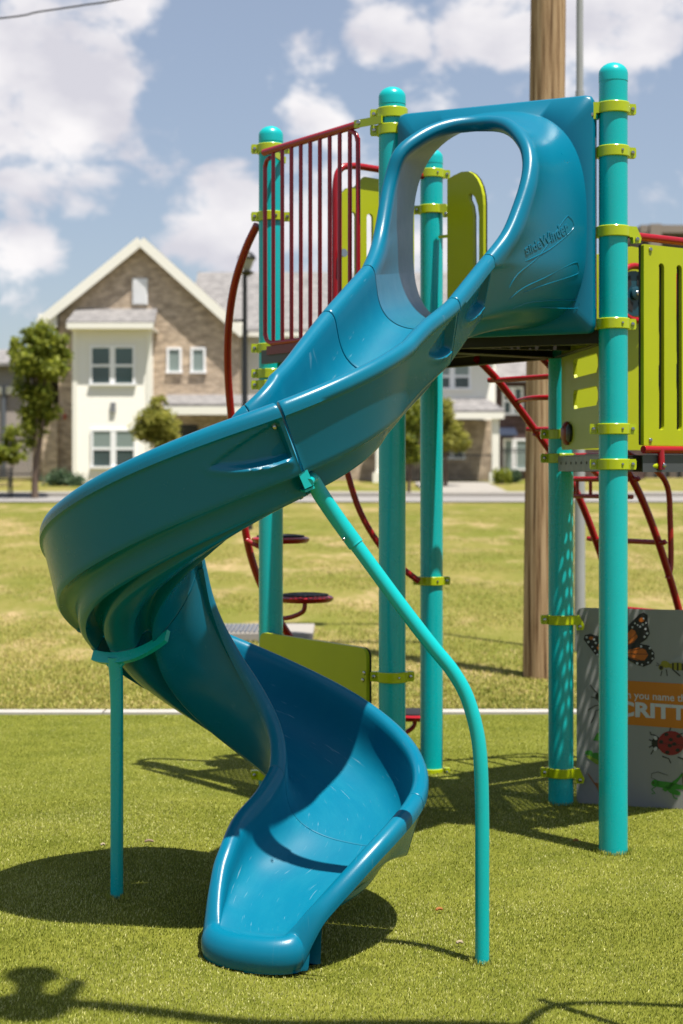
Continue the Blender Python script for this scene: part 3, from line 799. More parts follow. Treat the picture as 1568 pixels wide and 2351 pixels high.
# ------------------------------------------------------------------ red arch climber on the C-D side
climb = thing('arch_climber', 'red tubular arch ladder climbing to the upper deck behind the right posts', 'climber', (PC.x + .9, PC.y + .4, 0))
prof = [(-.02, 2.30), (.16, 2.16), (.487, 1.83), (.68, 1.62), (.85, 1.32), (1.02, .92), (1.15, .5), (1.22, -.02)]
def cpt(k, o_, z): return PC.lerp(PD, k) + VV * o_ + Vector((0, 0, z))
sprof = spline([(a, 0, z) for a, z in prof], 6)
for k in (.39, .852):
    MB().tube([cpt(k, p.x, p.z) for p in sprof], .0205, 14).build('stringer', M_RED, climb, True)
for i, (o_, z) in enumerate(((.25, 2.07), (.12, 2.185), (.40, 1.92), (.54, 1.775), (.66, 1.645), (.86, 1.30), (1.03, .90), (1.14, .52), (1.20, .16))):
    pts = [cpt(.34, o_, z + .005), cpt(.39, o_, z), cpt(.852, o_, z), cpt(.89, o_, z + .005)]
    if i == 0: pts = [cpt(.39, o_ + .02, z), cpt(.55, o_ - .05, z + .01), cpt(.70, o_ - .05, z + .01), cpt(.852, o_ + .02, z)]
    MB().tube(spline(pts, 4), .0145, 12).build('rung', M_RED, climb, True)
MB().tube([cpt(.39, .66, 1.55), cpt(.852, .66, 1.55)], .0125, 12).build('rung', M_RED, climb, True)
for k in (.45, .55, .65, .75): MB().tube([cpt(k, .66, 1.55), cpt(k, .66, 1.645)], .010, 10).build('rung_web', M_RED, climb, True)
for k in (.39, .852):
    MB().tube(spline([cpt(k, .40, 1.90), cpt(k, .62, 1.79), cpt(k, .83, 1.70), cpt(k, .93, 1.60), cpt(k, .95, 1.42), cpt(k, .955, 1.18), cpt(k, .93, 1.10)], 5), .0165, 12).build('side_loop', M_RED, climb, True)

# ------------------------------------------------------------------ pod climber behind post E
pod = thing('pod_climber', 'red curved tube climber with round black topped step pods behind the left post', 'climber', (at(720, 1745, 9.6).x, 9.6, 0))
spn = [(590, 517, 8.62), (563, 575, 8.72), (537, 660, 8.85), (524, 760, 8.95), (524, 870, 9.05), (536, 1000, 9.12), (560, 1200, 9.2), (588, 1315, 9.25), (636, 1415, 9.3), (688, 1500, 9.4), (735, 1610, 9.5), (770, 1752, 9.55)]
pts = spline([at(*p) for p in spn], 6)
MB().tube(pts, .0215, 14).build('spine', M_RED, pod, True)
MB().tube(spline([at(*p) for p in ((760, 880, 9.0), (772, 980, 9.05), (790, 1058, 9.08), (828, 1178, 9.1), (888, 1272, 9.12), (962, 1335, 9.12))], 6), .0175, 14).build('side_tube', M_RED, pod, True)
for (px, py, Y, a0) in ((644, 1238, 9.12, (566, 1240, 9.2)), (700, 1373, 9.22, (640, 1420, 9.3)), (952, 1641, 9.75, (880, 1700, 9.7))):
    c = at(px, py, Y)
    po = MB().lathe(c, [(.10, -.012), (.148, -.020), (.160, -.008), (.162, .004), (.150, .012), (.135, .014)], 30).build('pod', M_RED, pod, True, 60)
    MB().lathe(c, [(.134, .013), (.132, .022), (.09, .027), (.088, .024), (.05, .027), (.02, .028)], 30).build('pod_tread', M_PODTOP, po, True)
    p1 = at(*a0)
    MB().tube(spline([p1, p1.lerp(c, .45) + Vector((0, 0, -.045)), c + Vector((-.01, 0, -.075)), c + Vector((0, 0, -.015))], 5), .0135, 10).build('pod_arm', M_RED, po, True)
MB().tube([at(952, 1641, 9.75) + Vector((-.16, 0, -.05)), Vector((at(952, 1641, 9.75).x - .16, 9.75, -.02))], .02, 12).build('pod_post', M_RED, pod, True)

# ------------------------------------------------------------------ spiral slide
slide = thing('spiral_slide', 'blue plastic spiral slide with open hood at the top, on two teal tube legs', 'slide', (-.396, 6.115, 0))
SC = Vector((-.396, 6.115, 0)); A0 = math.atan2(-.4257, .905)
A0D = Vector((math.cos(A0), math.sin(A0), 0)); STR = Vector((-A0D.y, A0D.x, 0))     # STR points back up the straight entry
P_START, P_EXIT = -107.0, 352.0
def smooth_table(tab):
    xs = np.arange(-150, 460, 1.0)
    ys = np.interp(xs, [a for a, _ in tab], [b for _, b in tab])
    k = np.exp(-np.linspace(-2, 2, 27) ** 2); k /= k.sum()
    ys2 = np.convolve(np.pad(ys, 13, mode='edge'), k, 'valid')
    return lambda p: float(np.interp(p, xs, ys2))
ZO = smooth_table([(-150, 2.73), (-105, 2.555), (-55, 2.34), (-21, 2.243), (0, 2.165), (20, 2.066), (36, 1.985), (50, 1.917), (68, 1.838), (86, 1.755), (104, 1.668), (120, 1.592), (145, 1.485), (190, 1.262), (240, 1.005), (250, .955), (268, .866), (282, .80), (296, .735), (310, .672), (337, .565), (352, .52), (366, .47), (376, .42), (460, 0.0)])
ZI = smooth_table([(-150, 2.74), (-110, 2.56), (-62, 2.344), (-32, 2.195), (-16, 2.11), (0, 2.04), (19, 2.0), (62, 1.905), (120, 1.655), (187, 1.355), (203, 1.23), (226, 1.10), (251, .976), (275, .878), (302, .775), (333, .67), (352, .60), (460, .2)])
RO, RI = .72, .13

def sweep_pt(p, r, z):
    if p < 0:
        q = SC + A0D * r + STR * (-p * math.pi / 180 * .45)
    else:
        a = A0 - R(p); q = SC + Vector((math.cos(a), math.sin(a), 0)) * r
    return Vector((q.x, q.y, z))
def sweep_fwd(p):
    if p < 0: return -STR
    a = A0 - R(p); return Vector((math.sin(a), -math.cos(a), 0))

O_TAB = [(352, .72, .52), (365, .72, .472), (377, .718, .405), (387, .714, .322), (396, .708, .228), (402, .695, .138)]
I_TAB = [(352, .13, .60), (387, .135, .535), (424, .185, .450), (433, .320, .352), (434, .420, .255), (433.5, .520, .146)]
BED = [.315, .26, .215, .180, .152, .129]     # world height of the bed bottom at the exit stations
WALL = [.235, .165, .135, .13, .14, .15]
def tabs(tab, k):
    x = min(max(k, 0), 1) * (len(tab) - 1)
    pts = [Vector(t) if isinstance(t, tuple) else Vector((t, 0, 0)) for t in tab]
    i = min(int(x), len(tab) - 2); t = x - i
    p0, p1, p2, p3 = pts[max(i - 1, 0)], pts[i], pts[i + 1], pts[min(i + 2, len(tab) - 1)]
    return .5 * ((2 * p1) + (p2 - p0) * t + (2 * p0 - 5 * p1 + 4 * p2 - p3) * t * t + (3 * p1 - p0 - 3 * p2 + p3) * t ** 3)

def station(p=None, k=None):
    """I, O rim points, unit down vector, bed depth, outer wall depth, flags"""
    if k is None:
        I = sweep_pt(p, RI, ZI(p)); O = sweep_pt(p, RO, ZO(p)); fw = sweep_fwd(p)
        al = R(24)
        if p > 300: al = R(24 - 14 * (p - 300) / 52)
        if p < -40: al = R(24 - 12 * min(1, (-p - 40) / 60))
        dn = -(Vector((0, 0, 1)) * math.cos(al) + fw * math.sin(al))
        D = .285
        if p > 300: D = .285 - .04 * (p - 300) / 52
        return I, O, dn, D, .25 - .015 * max(0, (p - 300) / 52), fw
    kk = min(k, 1)
    o = tabs(O_TAB, kk); i = tabs(I_TAB, kk)
    O = sweep_pt(o.x, o.y, o.z); I = sweep_pt(i.x, i.y, i.z)
    e = O - I; fw = Vector((e.y, -e.x, 0)).normalized()
    if fw.y > 0 and k > .5: fw = -fw
    al = R(10 * (1 - kk))
    dn = -(Vector((0, 0, 1)) * math.cos(al) + fw * math.sin(al))
    zb = tabs(BED, kk).x
    D = max((I.z + O.z) / 2 - zb, .014)
    wl_ = tabs(WALL, kk).x
    return I, O, dn, D, wl_, fw

NBED, NWALL = 44, 26
NOSE_R = .088
def profile(W, D, wd, foot=0.0):
    rs = 1.0
    top, wear = [], []
    for a, d, w_ in ((W, .052, .1), (W + .0005, .038, .1), (W, .022, .3), (W - .006, .009, .2), (W - .018, .002, .25), (W - .031, 0, .25), (W - .044, .003, .25), (W - .055, .013, .25), (W - .061, .027, .3), (W - .064, .045, .4)):
        top.append((a, d)); wear.append(w_)
    fs_ = min(1, max(.08, D / .10))
    top = [(a, d * fs_ if i > 4 else d) for i, (a, d) in enumerate(top)]
    hw = W / 2 - .065
    for q in range(NBED):
        t = math.pi * (q + .5) / NBED
        c, s = math.cos(t), math.sin(t)
        a = W / 2 + hw * math.copysign(abs(c) ** .80, c)
        d = .055 * fs_ + (D - .055 * fs_) * s ** (.62 + .95 * (1 - min(1, D / .10)))
        top.append((a, d)); wear.append(1.0)
    for i, (a, d, w_) in enumerate(((.064, .045, .4), (.061, .027, .3), (.055, .013, .25), (.044, .003, .25), (.031, 0, .25), (.018, .002, .25), (.006, .009, .2), (0, .022, .3), (-.0005, .038, .1), (0, .052, .1))):
        top.append((a, d * fs_ if i < 5 else d)); wear.append(w_)
    f = D / .285; g_ = W / .59
    und = [(.020, .058), (.022, .09), (.030, .14), (.045, .19), (.066, .235), (.092, .275), (.118, .315), (.138, .338), (.146, .340), (.153, .325), (.160, .300), (.172, .290), (.192, .290), (.204, .302), (.214, .338), (.224, .354), (.262, .362), (.30, .364), (.328, .360), (.337, .352), (.345, .325), (.354, .300), (.370, .291), (.378, .290), (.388, .302), (.396, .336), (.405, .348), (.420, .344), (.430, .334), (.438, .308), (.446, .280), (.456, .266), (.475, .258)]
    und = [(a * g_, d * f) for a, d in und]
    lo = max(wd, .08)
    und += [(W - .104, .256 * f + (lo + .004 - .256 * f) * .4), (W - .088, lo + .012), (W - .078, lo + .013), (W - .070, lo + .005)]
    nbase = len(und)
    for q in range(NWALL):
        t = q / (NWALL - 1)
        d = lo - .004 + (.060 - lo + .004) * t
        und.append((W - .066 + .054 * t, d))
    und.append((W - .006, .0565))
    wear += [0.0] * len(und)
    return top, und, wear, nbase

def pocket(s, d):
    """almond recess moulded into the outer wall just below a joint"""
    L = .30
    if s < .018 or s > L: return 0
    q = (s - .018) / (L - .018)
    up = .062 + .070 * q ** 1.3; lo = .205 - .075 * q ** 2.2
    m = min(1, max(0, min((d - up) / .008, (lo - d) / .030)))
    m *= min(1, (s - .018) / .006)
    bul = math.exp(-((d - lo + .004) / .017) ** 2) * (1 - q) ** .5 * min(1, (s - .018) / .01)
    return m * (.036 * (1 - q) ** .55) - .013 * bul

def build_section(name, sts, pocket_from=None, nose=False):
    verts, faces, wear, pathv = [], [], [], []
    n = None; run_s = 0.0; lastm = None
    for st in sts:
        (p, k, I, O, dn, D, wd, fw, lowz) = st[:9]
        e = O - I; W = max(e.length, .14); eh = e.normalized() if e.length > 1e-4 else Vector((1, 0, 0))
        nO, nI = (st[9], st[10]) if len(st) > 9 else (eh, -eh)
        top, und, wr, nb = profile(W, D, wd)
        EO, EI = O - nO * .064, I - nI * .064
        pts = []
        mm_ = (I + O) / 2
        if lastm is not None: run_s += (mm_ - lastm).length
        lastm = mm_
        for (a, d) in list(top) + list(und): pathv += [run_s + (p or 0) * .013, a, 0.0]
        nt0 = len(top)
        tn = 0.0
        if nose and k > .78: tn = min(1, (k - .78) / .22); tn = tn * tn * (3 - 2 * tn)
        for i, (a, d) in enumerate(top):
            if tn and (i < 6 or i >= nt0 - 6):
                h_ = i if i < 6 else nt0 - 1 - i
                off_, dd_ = ((-.006, .105), (.001, .078), (.002, .050), (-.006, .026), (-.019, .009), (-.033, .001))[h_]
                a0_ = W - a if i < 6 else a
                a0_ = a0_ + (-off_ - a0_) * tn; d = d + (dd_ - d) * tn
                a = W - a0_ if i < 6 else a0_
            if i < 10: q = O - nO * (W - a) + dn * d
            elif i >= nt0 - 10: q = I - nI * a + dn * d
            else: q = EI.lerp(EO, (a - .064) / (W - .128)) + dn * d
            pts.append(q)
        for j, (a, d) in enumerate(und):
            dd = d
            if j >= nb and pocket_from is not None and p is not None:
                s_ = (p - pocket_from) * math.pi / 180 * (.70 if p > 0 else .45)
                a = a - pocket(s_, d)
            if nose and j >= nb and .70 < k <= .88: a -= .060
            if nose and j >= nb and k > .88: a = a + (W - a) * min(1, (k - .88) / .05) * .8
            if lowz:
                if j == 0: a, dd = .010, .054 + .055 * tn
                elif j < nb: dd = .5; a = max(a, .012 + .018 * tn)
                elif d > .064: dd = .06 + (d - .06) * lowz
                if tn and j >= nb:
                    t_ = (j - nb) / NWALL
                    a = a + (W - .010 - .024 * (1 - t_) - a) * tn; dd = dd + (.32 - .212 * t_ - dd) * tn
            if j >= nb: q = O - nO * (W - a) + dn * dd
            elif a < .064: q = I - nI * a + dn * dd
            else: q = EI.lerp(EO, (a - .064) / (W - .128)) + dn * dd
            if q.z < .014: q.z = .014
            pts.append(q)
        n = len(pts)
        verts += pts; wear += wr
    ns = len(sts)
    for i in range(ns - 1):
        for j in range(n):
            faces.append((i * n + j, (i + 1) * n + j, (i + 1) * n + (j + 1) % n, i * n + (j + 1) % n))
    nt_ = 20 + NBED
    for base in ((0,) if nose else (0, (ns - 1) * n)):
        faces.append(tuple(base + j for j in range(n)) if base == 0 else tuple(base + j for j in range(n))[::-1])
    o = link_mesh(name, verts, faces, M_SLIDE, slide, True, 50)
    a = o.data.attributes.new('wear', 'FLOAT', 'POINT'); a.data.foreach_set('value', wear)
    a = o.data.attributes.new('path', 'FLOAT_VECTOR', 'POINT'); a.data.foreach_set('vector', pathv)
    return o

def run(p0, p1, dense=None):
    ps = [p0, p0 + .25]
    x = p0 + 1
    while x < p1 - .3:
        ps.append(x); x += (.7 if dense is not None and 0 <= x - dense <= 28 else 2.2)
    ps += [p1 - .25, p1]
    out_ = []
    for i, p in enumerate(ps):
        I, O, dn, D, wd, fw = station(p)
        if i in (0, len(ps) - 1):       # tuck the very ends in a little so the joint reads
            I = I + dn * .003; O = O + dn * .003
        out_.append((p, None, I, O, dn, D, wd, fw, 0))
    return out_
SEAMS = [P_START, -57.0, 50.0, 182.0, P_EXIT]
gap = .42
build_section('chute_section', run(SEAMS[0] + gap, SEAMS[1] - gap, SEAMS[0]), SEAMS[0])
build_section('chute_section', run(SEAMS[1] + gap, SEAMS[2] - gap, SEAMS[1]), SEAMS[1])
build_section('chute_section', run(SEAMS[2] + gap, SEAMS[3] - gap, SEAMS[2]), SEAMS[2])
build_section('chute_section', run(SEAMS[3] + gap, SEAMS[4] - gap), None)
# exit section
ks = [.003] + [i / 40 for i in range(1, 41)]
sts = []
for k in ks:
    I, O, dn, D, wd, fw = station(k=k)
    lz = 0 if k < .72 else (1.0 + 4 * min(1, (k - .72) / .03))
    sts.append((352 + 60 * k, k, I, O, dn, D, wd, fw, lz))
I1, O1, dn1, D1, wd1, fw1 = station(k=1)
nose_f = Vector((-.30, -.954, 0)).normalized()
eh1 = (O1 - I1).normalized(); eh1 = Vector((eh1.x, eh1.y, 0)).normalized()
nose_f = (nose_f - eh1 * nose_f.dot(eh1)).normalized()
M1 = (I1 + O1) / 2
for ph in (6, 13, 20, 28, 36, 44, 52, 60, 67, 74, 80, 85, 88, 90):
    c, s_ = math.cos(R(ph)), math.sin(R(ph))
    nc, ns2 = c, s_
    c, s_ = c ** .88, s_
    sh_ = nose_f * NOSE_R * s_ + Vector((0, 0, -.014 * s_))
    I = M1 + (I1 - M1) * c + sh_; O = M1 + (O1 - M1) * c + sh_
    nO = (eh1 * nc + nose_f * ns2).normalized(); nI = (-eh1 * nc + nose_f * ns2).normalized()
    sts.append((None, 1, I, O, dn1, max(D1 * c, .006), wd1, fw1, 5.0, nO, nI))
exit_o = build_section('exit_section', sts, None, True)

# joint bolts on the rim flanges
for p in SEAMS[1:4]:
    I, O, dn, D, wd, fw = station(p + 2.6)
    e = (O - I).normalized()
    MB().bolt(O + dn * .078 - e * .052, e, .010, .010).build('joint_bolt', M_STEEL, slide, True)

# ---- hood
HM = (PA + PB) / 2; HU = (PA - PB).normalized(); HN = Vector((HU.y, -HU.x, 0))
if HN.y > 0: HN = -HN
def hw_(u, n, z): return HM + HU * u + HN * n + Vector((0, 0, z))
I0, O0, dn0, D0, wd0, fw0 = station(P_START)
e0 = O0 - I0; W0 = e0.length; eh0 = e0 / W0
top0, und0, _, _ = profile(W0, D0, wd0)
bed_w = [I0 + eh0 * a + dn0 * d for a, d in top0[9:-9]][::-1]          # inner -> outer
und_w = [I0 + eh0 * a + dn0 * d for a, d in und0]                       # inner -> outer
def to_loc(q): d = q - HM; return (d.dot(HU), d.dot(HN), q.z)
cO = to_loc(O0 + eh0 * -.031); cI = to_loc(I0 + eh0 * .031)
lip = [cO, (.285, .765, 2.655), (.302, .68, 2.77), (.315, .60, 2.905), (.303, .54, 3.01), (.255, .475, 3.10), (.15, .37, 3.195), (.02, .29, 3.238), (-.10, .34, 3.228), (-.19, .45, 3.165), (-.262, .535, 3.075), (-.296, .565, 2.95), (-.292, .66, 2.75), (-.283, .75, 2.645), cI]
lipw = spline([hw_(*q) for q in lip], 6)
K = len(lipw)
def resample(pts, n):
    L_ = [0]
    for a, b in zip(pts, pts[1:]): L_.append(L_[-1] + (b - a).length)
    out_ = []
    for i in range(n):
        t = L_[-1] * i / (n - 1)
        j = max(0, min(len(pts) - 2, int(np.searchsorted(L_, t)) - 1))
        f = (t - L_[j]) / max(1e-9, L_[j + 1] - L_[j]); out_.append(pts[j].lerp(pts[j + 1], min(1, max(0, f))))
    return out_
NL = 84
low_o = resample(und_w, NL); low_i = resample(bed_w, NL)
axc = hw_(0, .45, 2.85)
wv, cv = [], []
for i in range(K):
    T = (lipw[min(i + 1, K - 1)] - lipw[max(i - 1, 0)]).normalized()
    if i == 0: T = (STR + Vector((0, 0, .4))).normalized()
    if i == K - 1: T = -(STR + Vector((0, 0, .4))).normalized()
    w = lipw[i] - axc; w = (w - T * w.dot(T)).normalized(); c = T.cross(w)
    if c.dot(HN + Vector((0, 0, .6))) < 0: c = -c
    # blend to the section's own rim at the joint
    t = min(i, K - 1 - i) / 8.0
    if t < 1:
        side = eh0 if i < K / 2 else -eh0
        w = (side * (1 - t) + w * t).normalized(); c = (-dn0 * (1 - t) + c * t).normalized()
    wv.append(w); cv.append(c)
rim = []
for (ra, rc) in ((.031, -.052), (.0315, -.038), (.031, -.022), (.025, -.009), (.013, -.002), (0, 0), (-.013, -.003), (-.024, -.013), (-.030, -.027), (-.033, -.045)):
    rim.append([lipw[i] + wv[i] * ra + cv[i] * rc for i in range(K)])
hu0, hu1, hz0, hz1 = -.480, .466, 2.297, 3.352
def perim(npts, upper, n, ins=0.0):
    a0_, a1_, b0_, b1_ = hu0 + ins, hu1 - ins, hz0 + ins, hz1 - ins
    zs = 2.60; r_ = .035
    def corner(cx, cz, s, e): return [(cx + r_ * math.cos(R(s + (e - s) * t / 5)), cz + r_ * math.sin(R(s + (e - s) * t / 5))) for t in range(6)]
    if upper:
        l = [(a1_, zs)] + corner(a1_ - r_, b1_ - r_, 0, 90) + corner(a0_ + r_, b1_ - r_, 90, 180) + [(a0_, zs)]
    else:
        l = [(a0_, zs)] + corner(a0_ + r_, b0_ + r_, 180, 270) + corner(a1_ - r_, b0_ + r_, 270, 360) + [(a1_, zs)]
    return resample([hw_(u, n, z) for u, z in l], npts)
def ring_panel(n, ins): return perim(NL, False, n, ins) + perim(K, True, n, ins)
p_back, p_mid, p_front = ring_panel(.012, .004), ring_panel(.060, 0), ring_panel(.078, .010)
base = []
for q in p_front:
    u, n_, z = to_loc(q); uc, zc = -.007, 2.80
    du, dz = u - uc, z - zc
    ex = 2.6 if dz > 0 else 3.4
    rr = (abs(du / .452) ** ex + abs(dz / (.525 if dz > 0 else .485)) ** ex) ** (-1 / ex)
    rr = min(rr, 1.0)
    base.append(hw_(uc + du * rr * .985, .083, zc + dz * rr * .985))
edge = low_o + rim[0]
N = NL + K
rings = [p_back, p_mid, p_front, base]
NR = 12
for s in range(1, NR):
    t = s / NR
    ring_ = []
    for j in range(N):
        b_, e_ = base[j], edge[j]
        ub, nb_, zb2 = to_loc(b_); ue, ne, ze = to_loc(e_)
        tt = t
        sl = t * t * (3 - 2 * t) * .35 + t * .65
        bul = math.sin(math.pi * t) * (.035 if j >= NL else .02)
        du, dz = (ub + ue) / 2, (zb2 + ze) / 2 - 2.80
        l_ = math.hypot(du, dz) + 1e-6
        ring_.append(hw_(ub + (ue - ub) * sl - bul * du / l_ * .6, nb_ + (ne - nb_) * (t ** 1.0), zb2 + (ze - zb2) * sl - bul * dz / l_ * .6))
    rings.append(ring_)
rings.append(edge)
for i in range(3, len(rings) - 1):
    for _ in range(10 if i < len(rings) - 2 else 4):
        r_ = rings[i]
        rings[i] = [(r_[j - 1] + r_[j] * 2 + r_[(j + 1) % N]) / 4 for j in range(N)]
for _ in range(6):
    new = []
    for i in range(4, len(rings) - 1):
        new.append([(rings[i - 1][j] + rings[i][j] * 2 + rings[i + 1][j]) / 4 for j in range(N)])
    rings[4:len(rings) - 1] = new
verts, faces, wear = [], [], []
for r_ in rings: verts += r_; wear += [.12] * N
def bridge(b0, b1, n, closed=True, flip=False):
    for j in range(n if closed else n - 1):
        f = (b0 + j, b0 + (j + 1) % n, b1 + (j + 1) % n, b1 + j); faces.append(f[::-1] if flip else f)
for i in range(len(rings) - 1): bridge(i * N, (i + 1) * N, N)
eb0 = (len(rings) - 1) * N + NL     # start of the upper part of the edge ring
prev = eb0
for r_ in rim[1:]:
    b1 = len(verts); verts += r_; wear += [.5] * K
    bridge(prev, b1, K, False); prev = b1
# inner shell: lip edge -> back opening
inner0 = low_i + rim[-1]
op = []
for j in range(N):
    u, n_, z = to_loc(base[j]); z2 = 2.80 + (z - 2.80) * .93
    if j < NL: z2 = max(z2, DECK_Z + .008)
    op.append(hw_(-.007 + (u + .007) * .97, -.03, z2))
ir = [inner0]
for s in range(1, 9):
    t = s / 8; ir.append([inner0[j].lerp(op[j], t) for j in range(N)])
ib = len(verts)
for i, r_ in enumerate(ir): verts += r_; wear += [.8 if i < 6 else .3] * NL + [.15] * K
for i in range(len(ir) - 1): bridge(ib + i * N, ib + (i + 1) * N, N)
bridge(ib + (len(ir) - 1) * N, 0, N)                 # back face joins opening to panel edge
hood = link_mesh('hood', verts, faces, M_SLIDE, slide, True, 60)
bmh = bmesh.new(); bmh.from_mesh(hood.data); bmesh.ops.remove_doubles(bmh, verts=bmh.verts[:], dist=.0002); bmesh.ops.recalc_face_normals(bmh, faces=bmh.faces[:]); bmh.to_mesh(hood.data); bmh.free()
if 'wear' not in hood.data.attributes:
    hood.data.attributes.new('wear', 'FLOAT', 'POINT')
hood.data.attributes['wear'].data.foreach_set('value', [.25] * len(hood.data.vertices))
hood.data.polygons.foreach_set('use_smooth', [True] * len(hood.data.polygons))
# raised lettering and ribs moulded on the hood's flank
off = root_loc(slide)
bvh = BVHTree.FromPolygons([v.co + off for v in hood.data.vertices], [tuple(p.vertices) for p in hood.data.polygons])
def on_hood(x, y, lift):
    d = Vector(((x - 784) / F_V, 1, (H_V - y) / F_V)).normalized()
    hit, nr, _, _ = bvh.ray_cast(Vector((0, 0, CAM_Z)), d)
    if hit is None: return None
    if nr.dot(d) > 0: nr = -nr
    return hit + nr * lift
cu = bpy.data.curves.new('lettering', 'FONT'); cu.body = 'SlideWinder'; cu.size = 1; cu.offset = .022; cu.extrude = .05; cu.resolution_u = 3
to_ = bpy.data.objects.new('lettering_tmp', cu); COL.objects.link(to_)
bpy.context.view_layer.update()
tm = bpy.data.meshes.new_from_object(to_.evaluated_get(bpy.context.evaluated_depsgraph_get()))
bpy.data.objects.remove(to_)
xs_ = [v.co.x for v in tm.vertices]; x0_, x1_ = min(xs_), max(xs_)
ok = True; nv = []
for v in tm.vertices:
    t = (v.co.x - x0_) / (x1_ - x0_); hgt = v.co.y
    sc = 22 + 24 * t
    px = 1207 + 100 * t - hgt * sc * .22; py = 585 - 52 * t - hgt * sc * .92
    q = on_hood(px, py, .0026 if v.co.z > 0 else -.004)
    if q is None: ok = False; break
    nv.append(q)
if ok:
    link_mesh('raised_lettering', nv, [tuple(p.vertices) for p in tm.polygons], M_SLIDE, hood)
for pl_ in ([(1168, 662), (1190, 628), (1240, 585), (1296, 503), (1308, 500), (1316, 512), (1312, 530), (1262, 572), (1205, 600)],
            [(1166, 690), (1200, 662), (1250, 638), (1316, 604), (1327, 608), (1328, 624), (1318, 632), (1250, 654), (1200, 672)],
            [(1172, 712), (1220, 694), (1322, 690), (1330, 697), (1326, 708), (1238, 706)]):
    pts = [on_hood(x, y, .0) for x, y in pl_]
    pts = [q for q in pts if q is not None]
    if len(pts) > 4: MB().tube(spline(pts, 4), [.0005] + [.0020] * (len(spline(pts, 4)) - 2) + [.0005], 8).build('moulded_rib', M_SLIDE, hood, True)

# ---- legs of the slide
LB = Vector((-.851, 6.200, .06))
lpsi = 180.0
I, O, dn, D, wd, fw = station(lpsi + 3)
eh = (O - I).normalized(); Wc = (O - I).length
cr = []
for i in range(17):
    a = .09 + (Wc - .27) * i / 16
    q = (a - Wc * .50) / (Wc * .5)
    d = .376 - .16 * abs(q) ** 2.2
    cr.append(I + eh * a + dn * d)
vs, fs = [], []
tg = fw
tdir = (fw * math.cos(R(24)) - Vector((0, 0, 1)) * math.sin(R(24)))
for q in cr:
    for s_, t_ in ((-.012, -.012), (.012, -.012), (.012, .030), (-.012, .030)): vs.append(q + tdir * s_ + dn * t_)
for i in range(len(cr) - 1):
    for k in range(4): fs.append((i * 4 + k, i * 4 + (k + 1) % 4, i * 4 + 4 + (k + 1) % 4, i * 4 + 4 + k))
fs += [(3, 2, 1, 0), tuple(len(vs) - 4 + k for k in range(4))]
leg_t = min(cr, key=lambda q: (q.xy - LB.xy).length)
lt = leg_t + Vector((0, 0, -.004))
legb = MB().tube([LB + Vector((0, 0, -.03)), Vector((LB.x, LB.y, lt.z - .18)), Vector((LB.x * .7 + lt.x * .3, LB.y * .7 + lt.y * .3, lt.z - .08)), Vector((lt.x, lt.y, lt.z + .002))], [.0245, .0245, .026, .028], 20)
leg1 = legb.build('support_leg', M_TEAL, slide, True)
MB().mesh(vs, fs).build('cradle', M_TEAL, leg1)
gus = MB()
for sgn in (-1, 1):
    q0 = lt + Vector((0, 0, -.004)); i0 = cr.index(leg_t); i1 = min(max(i0 + sgn * 4, 0), len(cr) - 1)
    pr = [q0 + Vector((0, 0, -.06)), q0, cr[i0 + sgn * 1] + dn * .006, cr[(i0 + i1) // 2] + dn * .006, cr[i1] + dn * .006]
    v_ = [q + tdir * s_ for s_ in (-.004, .004) for q in pr]
    gus.mesh(v_, [(0, 1, 2, 3, 4), (9, 8, 7, 6, 5), (0, 4, 9, 5), (0, 5, 6, 1), (4, 3, 8, 9)])
gus.build('gusset', M_TEAL, leg1)
# right leg with bend and sleeve
I, O, dn, D, wd, fw = station(50)
eh = (O - I).normalized()
bq = O - eh * .085 + dn * .285
RB = Vector((.4826, 5.614, 0))
def rl(px, py, Y): return at(px, py, Y)
path = [RB + Vector((0, 0, -.03)), RB + Vector((0, 0, .30)), RB + Vector((0, 0, .50)), rl(1104, 1760, 5.615), rl(1095, 1680, 5.62), rl(1072, 1600, 5.625), rl(1040, 1542, 5.63), rl(998, 1490, 5.635), rl(957, 1438, 5.64), rl(895, 1356, 5.65), rl(812, 1243, 5.66)]
sp_ = spline(path, 6)
leg2 = MB().tube(sp_, .0245, 20).build('support_leg', M_TEAL, slide, True)
up = [rl(818, 1251, 5.66), rl(809, 1239, 5.66), rl(770, 1185, 5.65), rl(735, 1133, 5.63), rl(716, 1100, 5.60), bq + Vector((.012, -.01, -.01))]
sp_ = spline(up, 5); ns_ = len(sp_)
MB().tube(sp_, [.0285] * (ns_ - 11) + [.0285, .028, .0275, .027, .026, .024, .022, .020, .018, .016, .015], 18).build('leg_sleeve', M_TEAL, leg2, True)
bk = MB()
tdir = (fw * math.cos(R(24)) - Vector((0, 0, 1)) * math.sin(R(24)))
bk.box(bq + eh * .010 - dn * .002, (.004, .017, .028), ax=(eh, tdir, dn))
bk.box(bq - eh * .040 + dn * .035, (.045, .018, .004), ax=(eh, tdir, dn))
bk.build('bracket', M_TEAL, leg2)
MB().bolt(rl(798, 1238, 5.635) + Vector((-.012, -.012, 0)), (-.8, -.4, .3), .007, .006).build('bolt', M_STEEL, leg2, True)

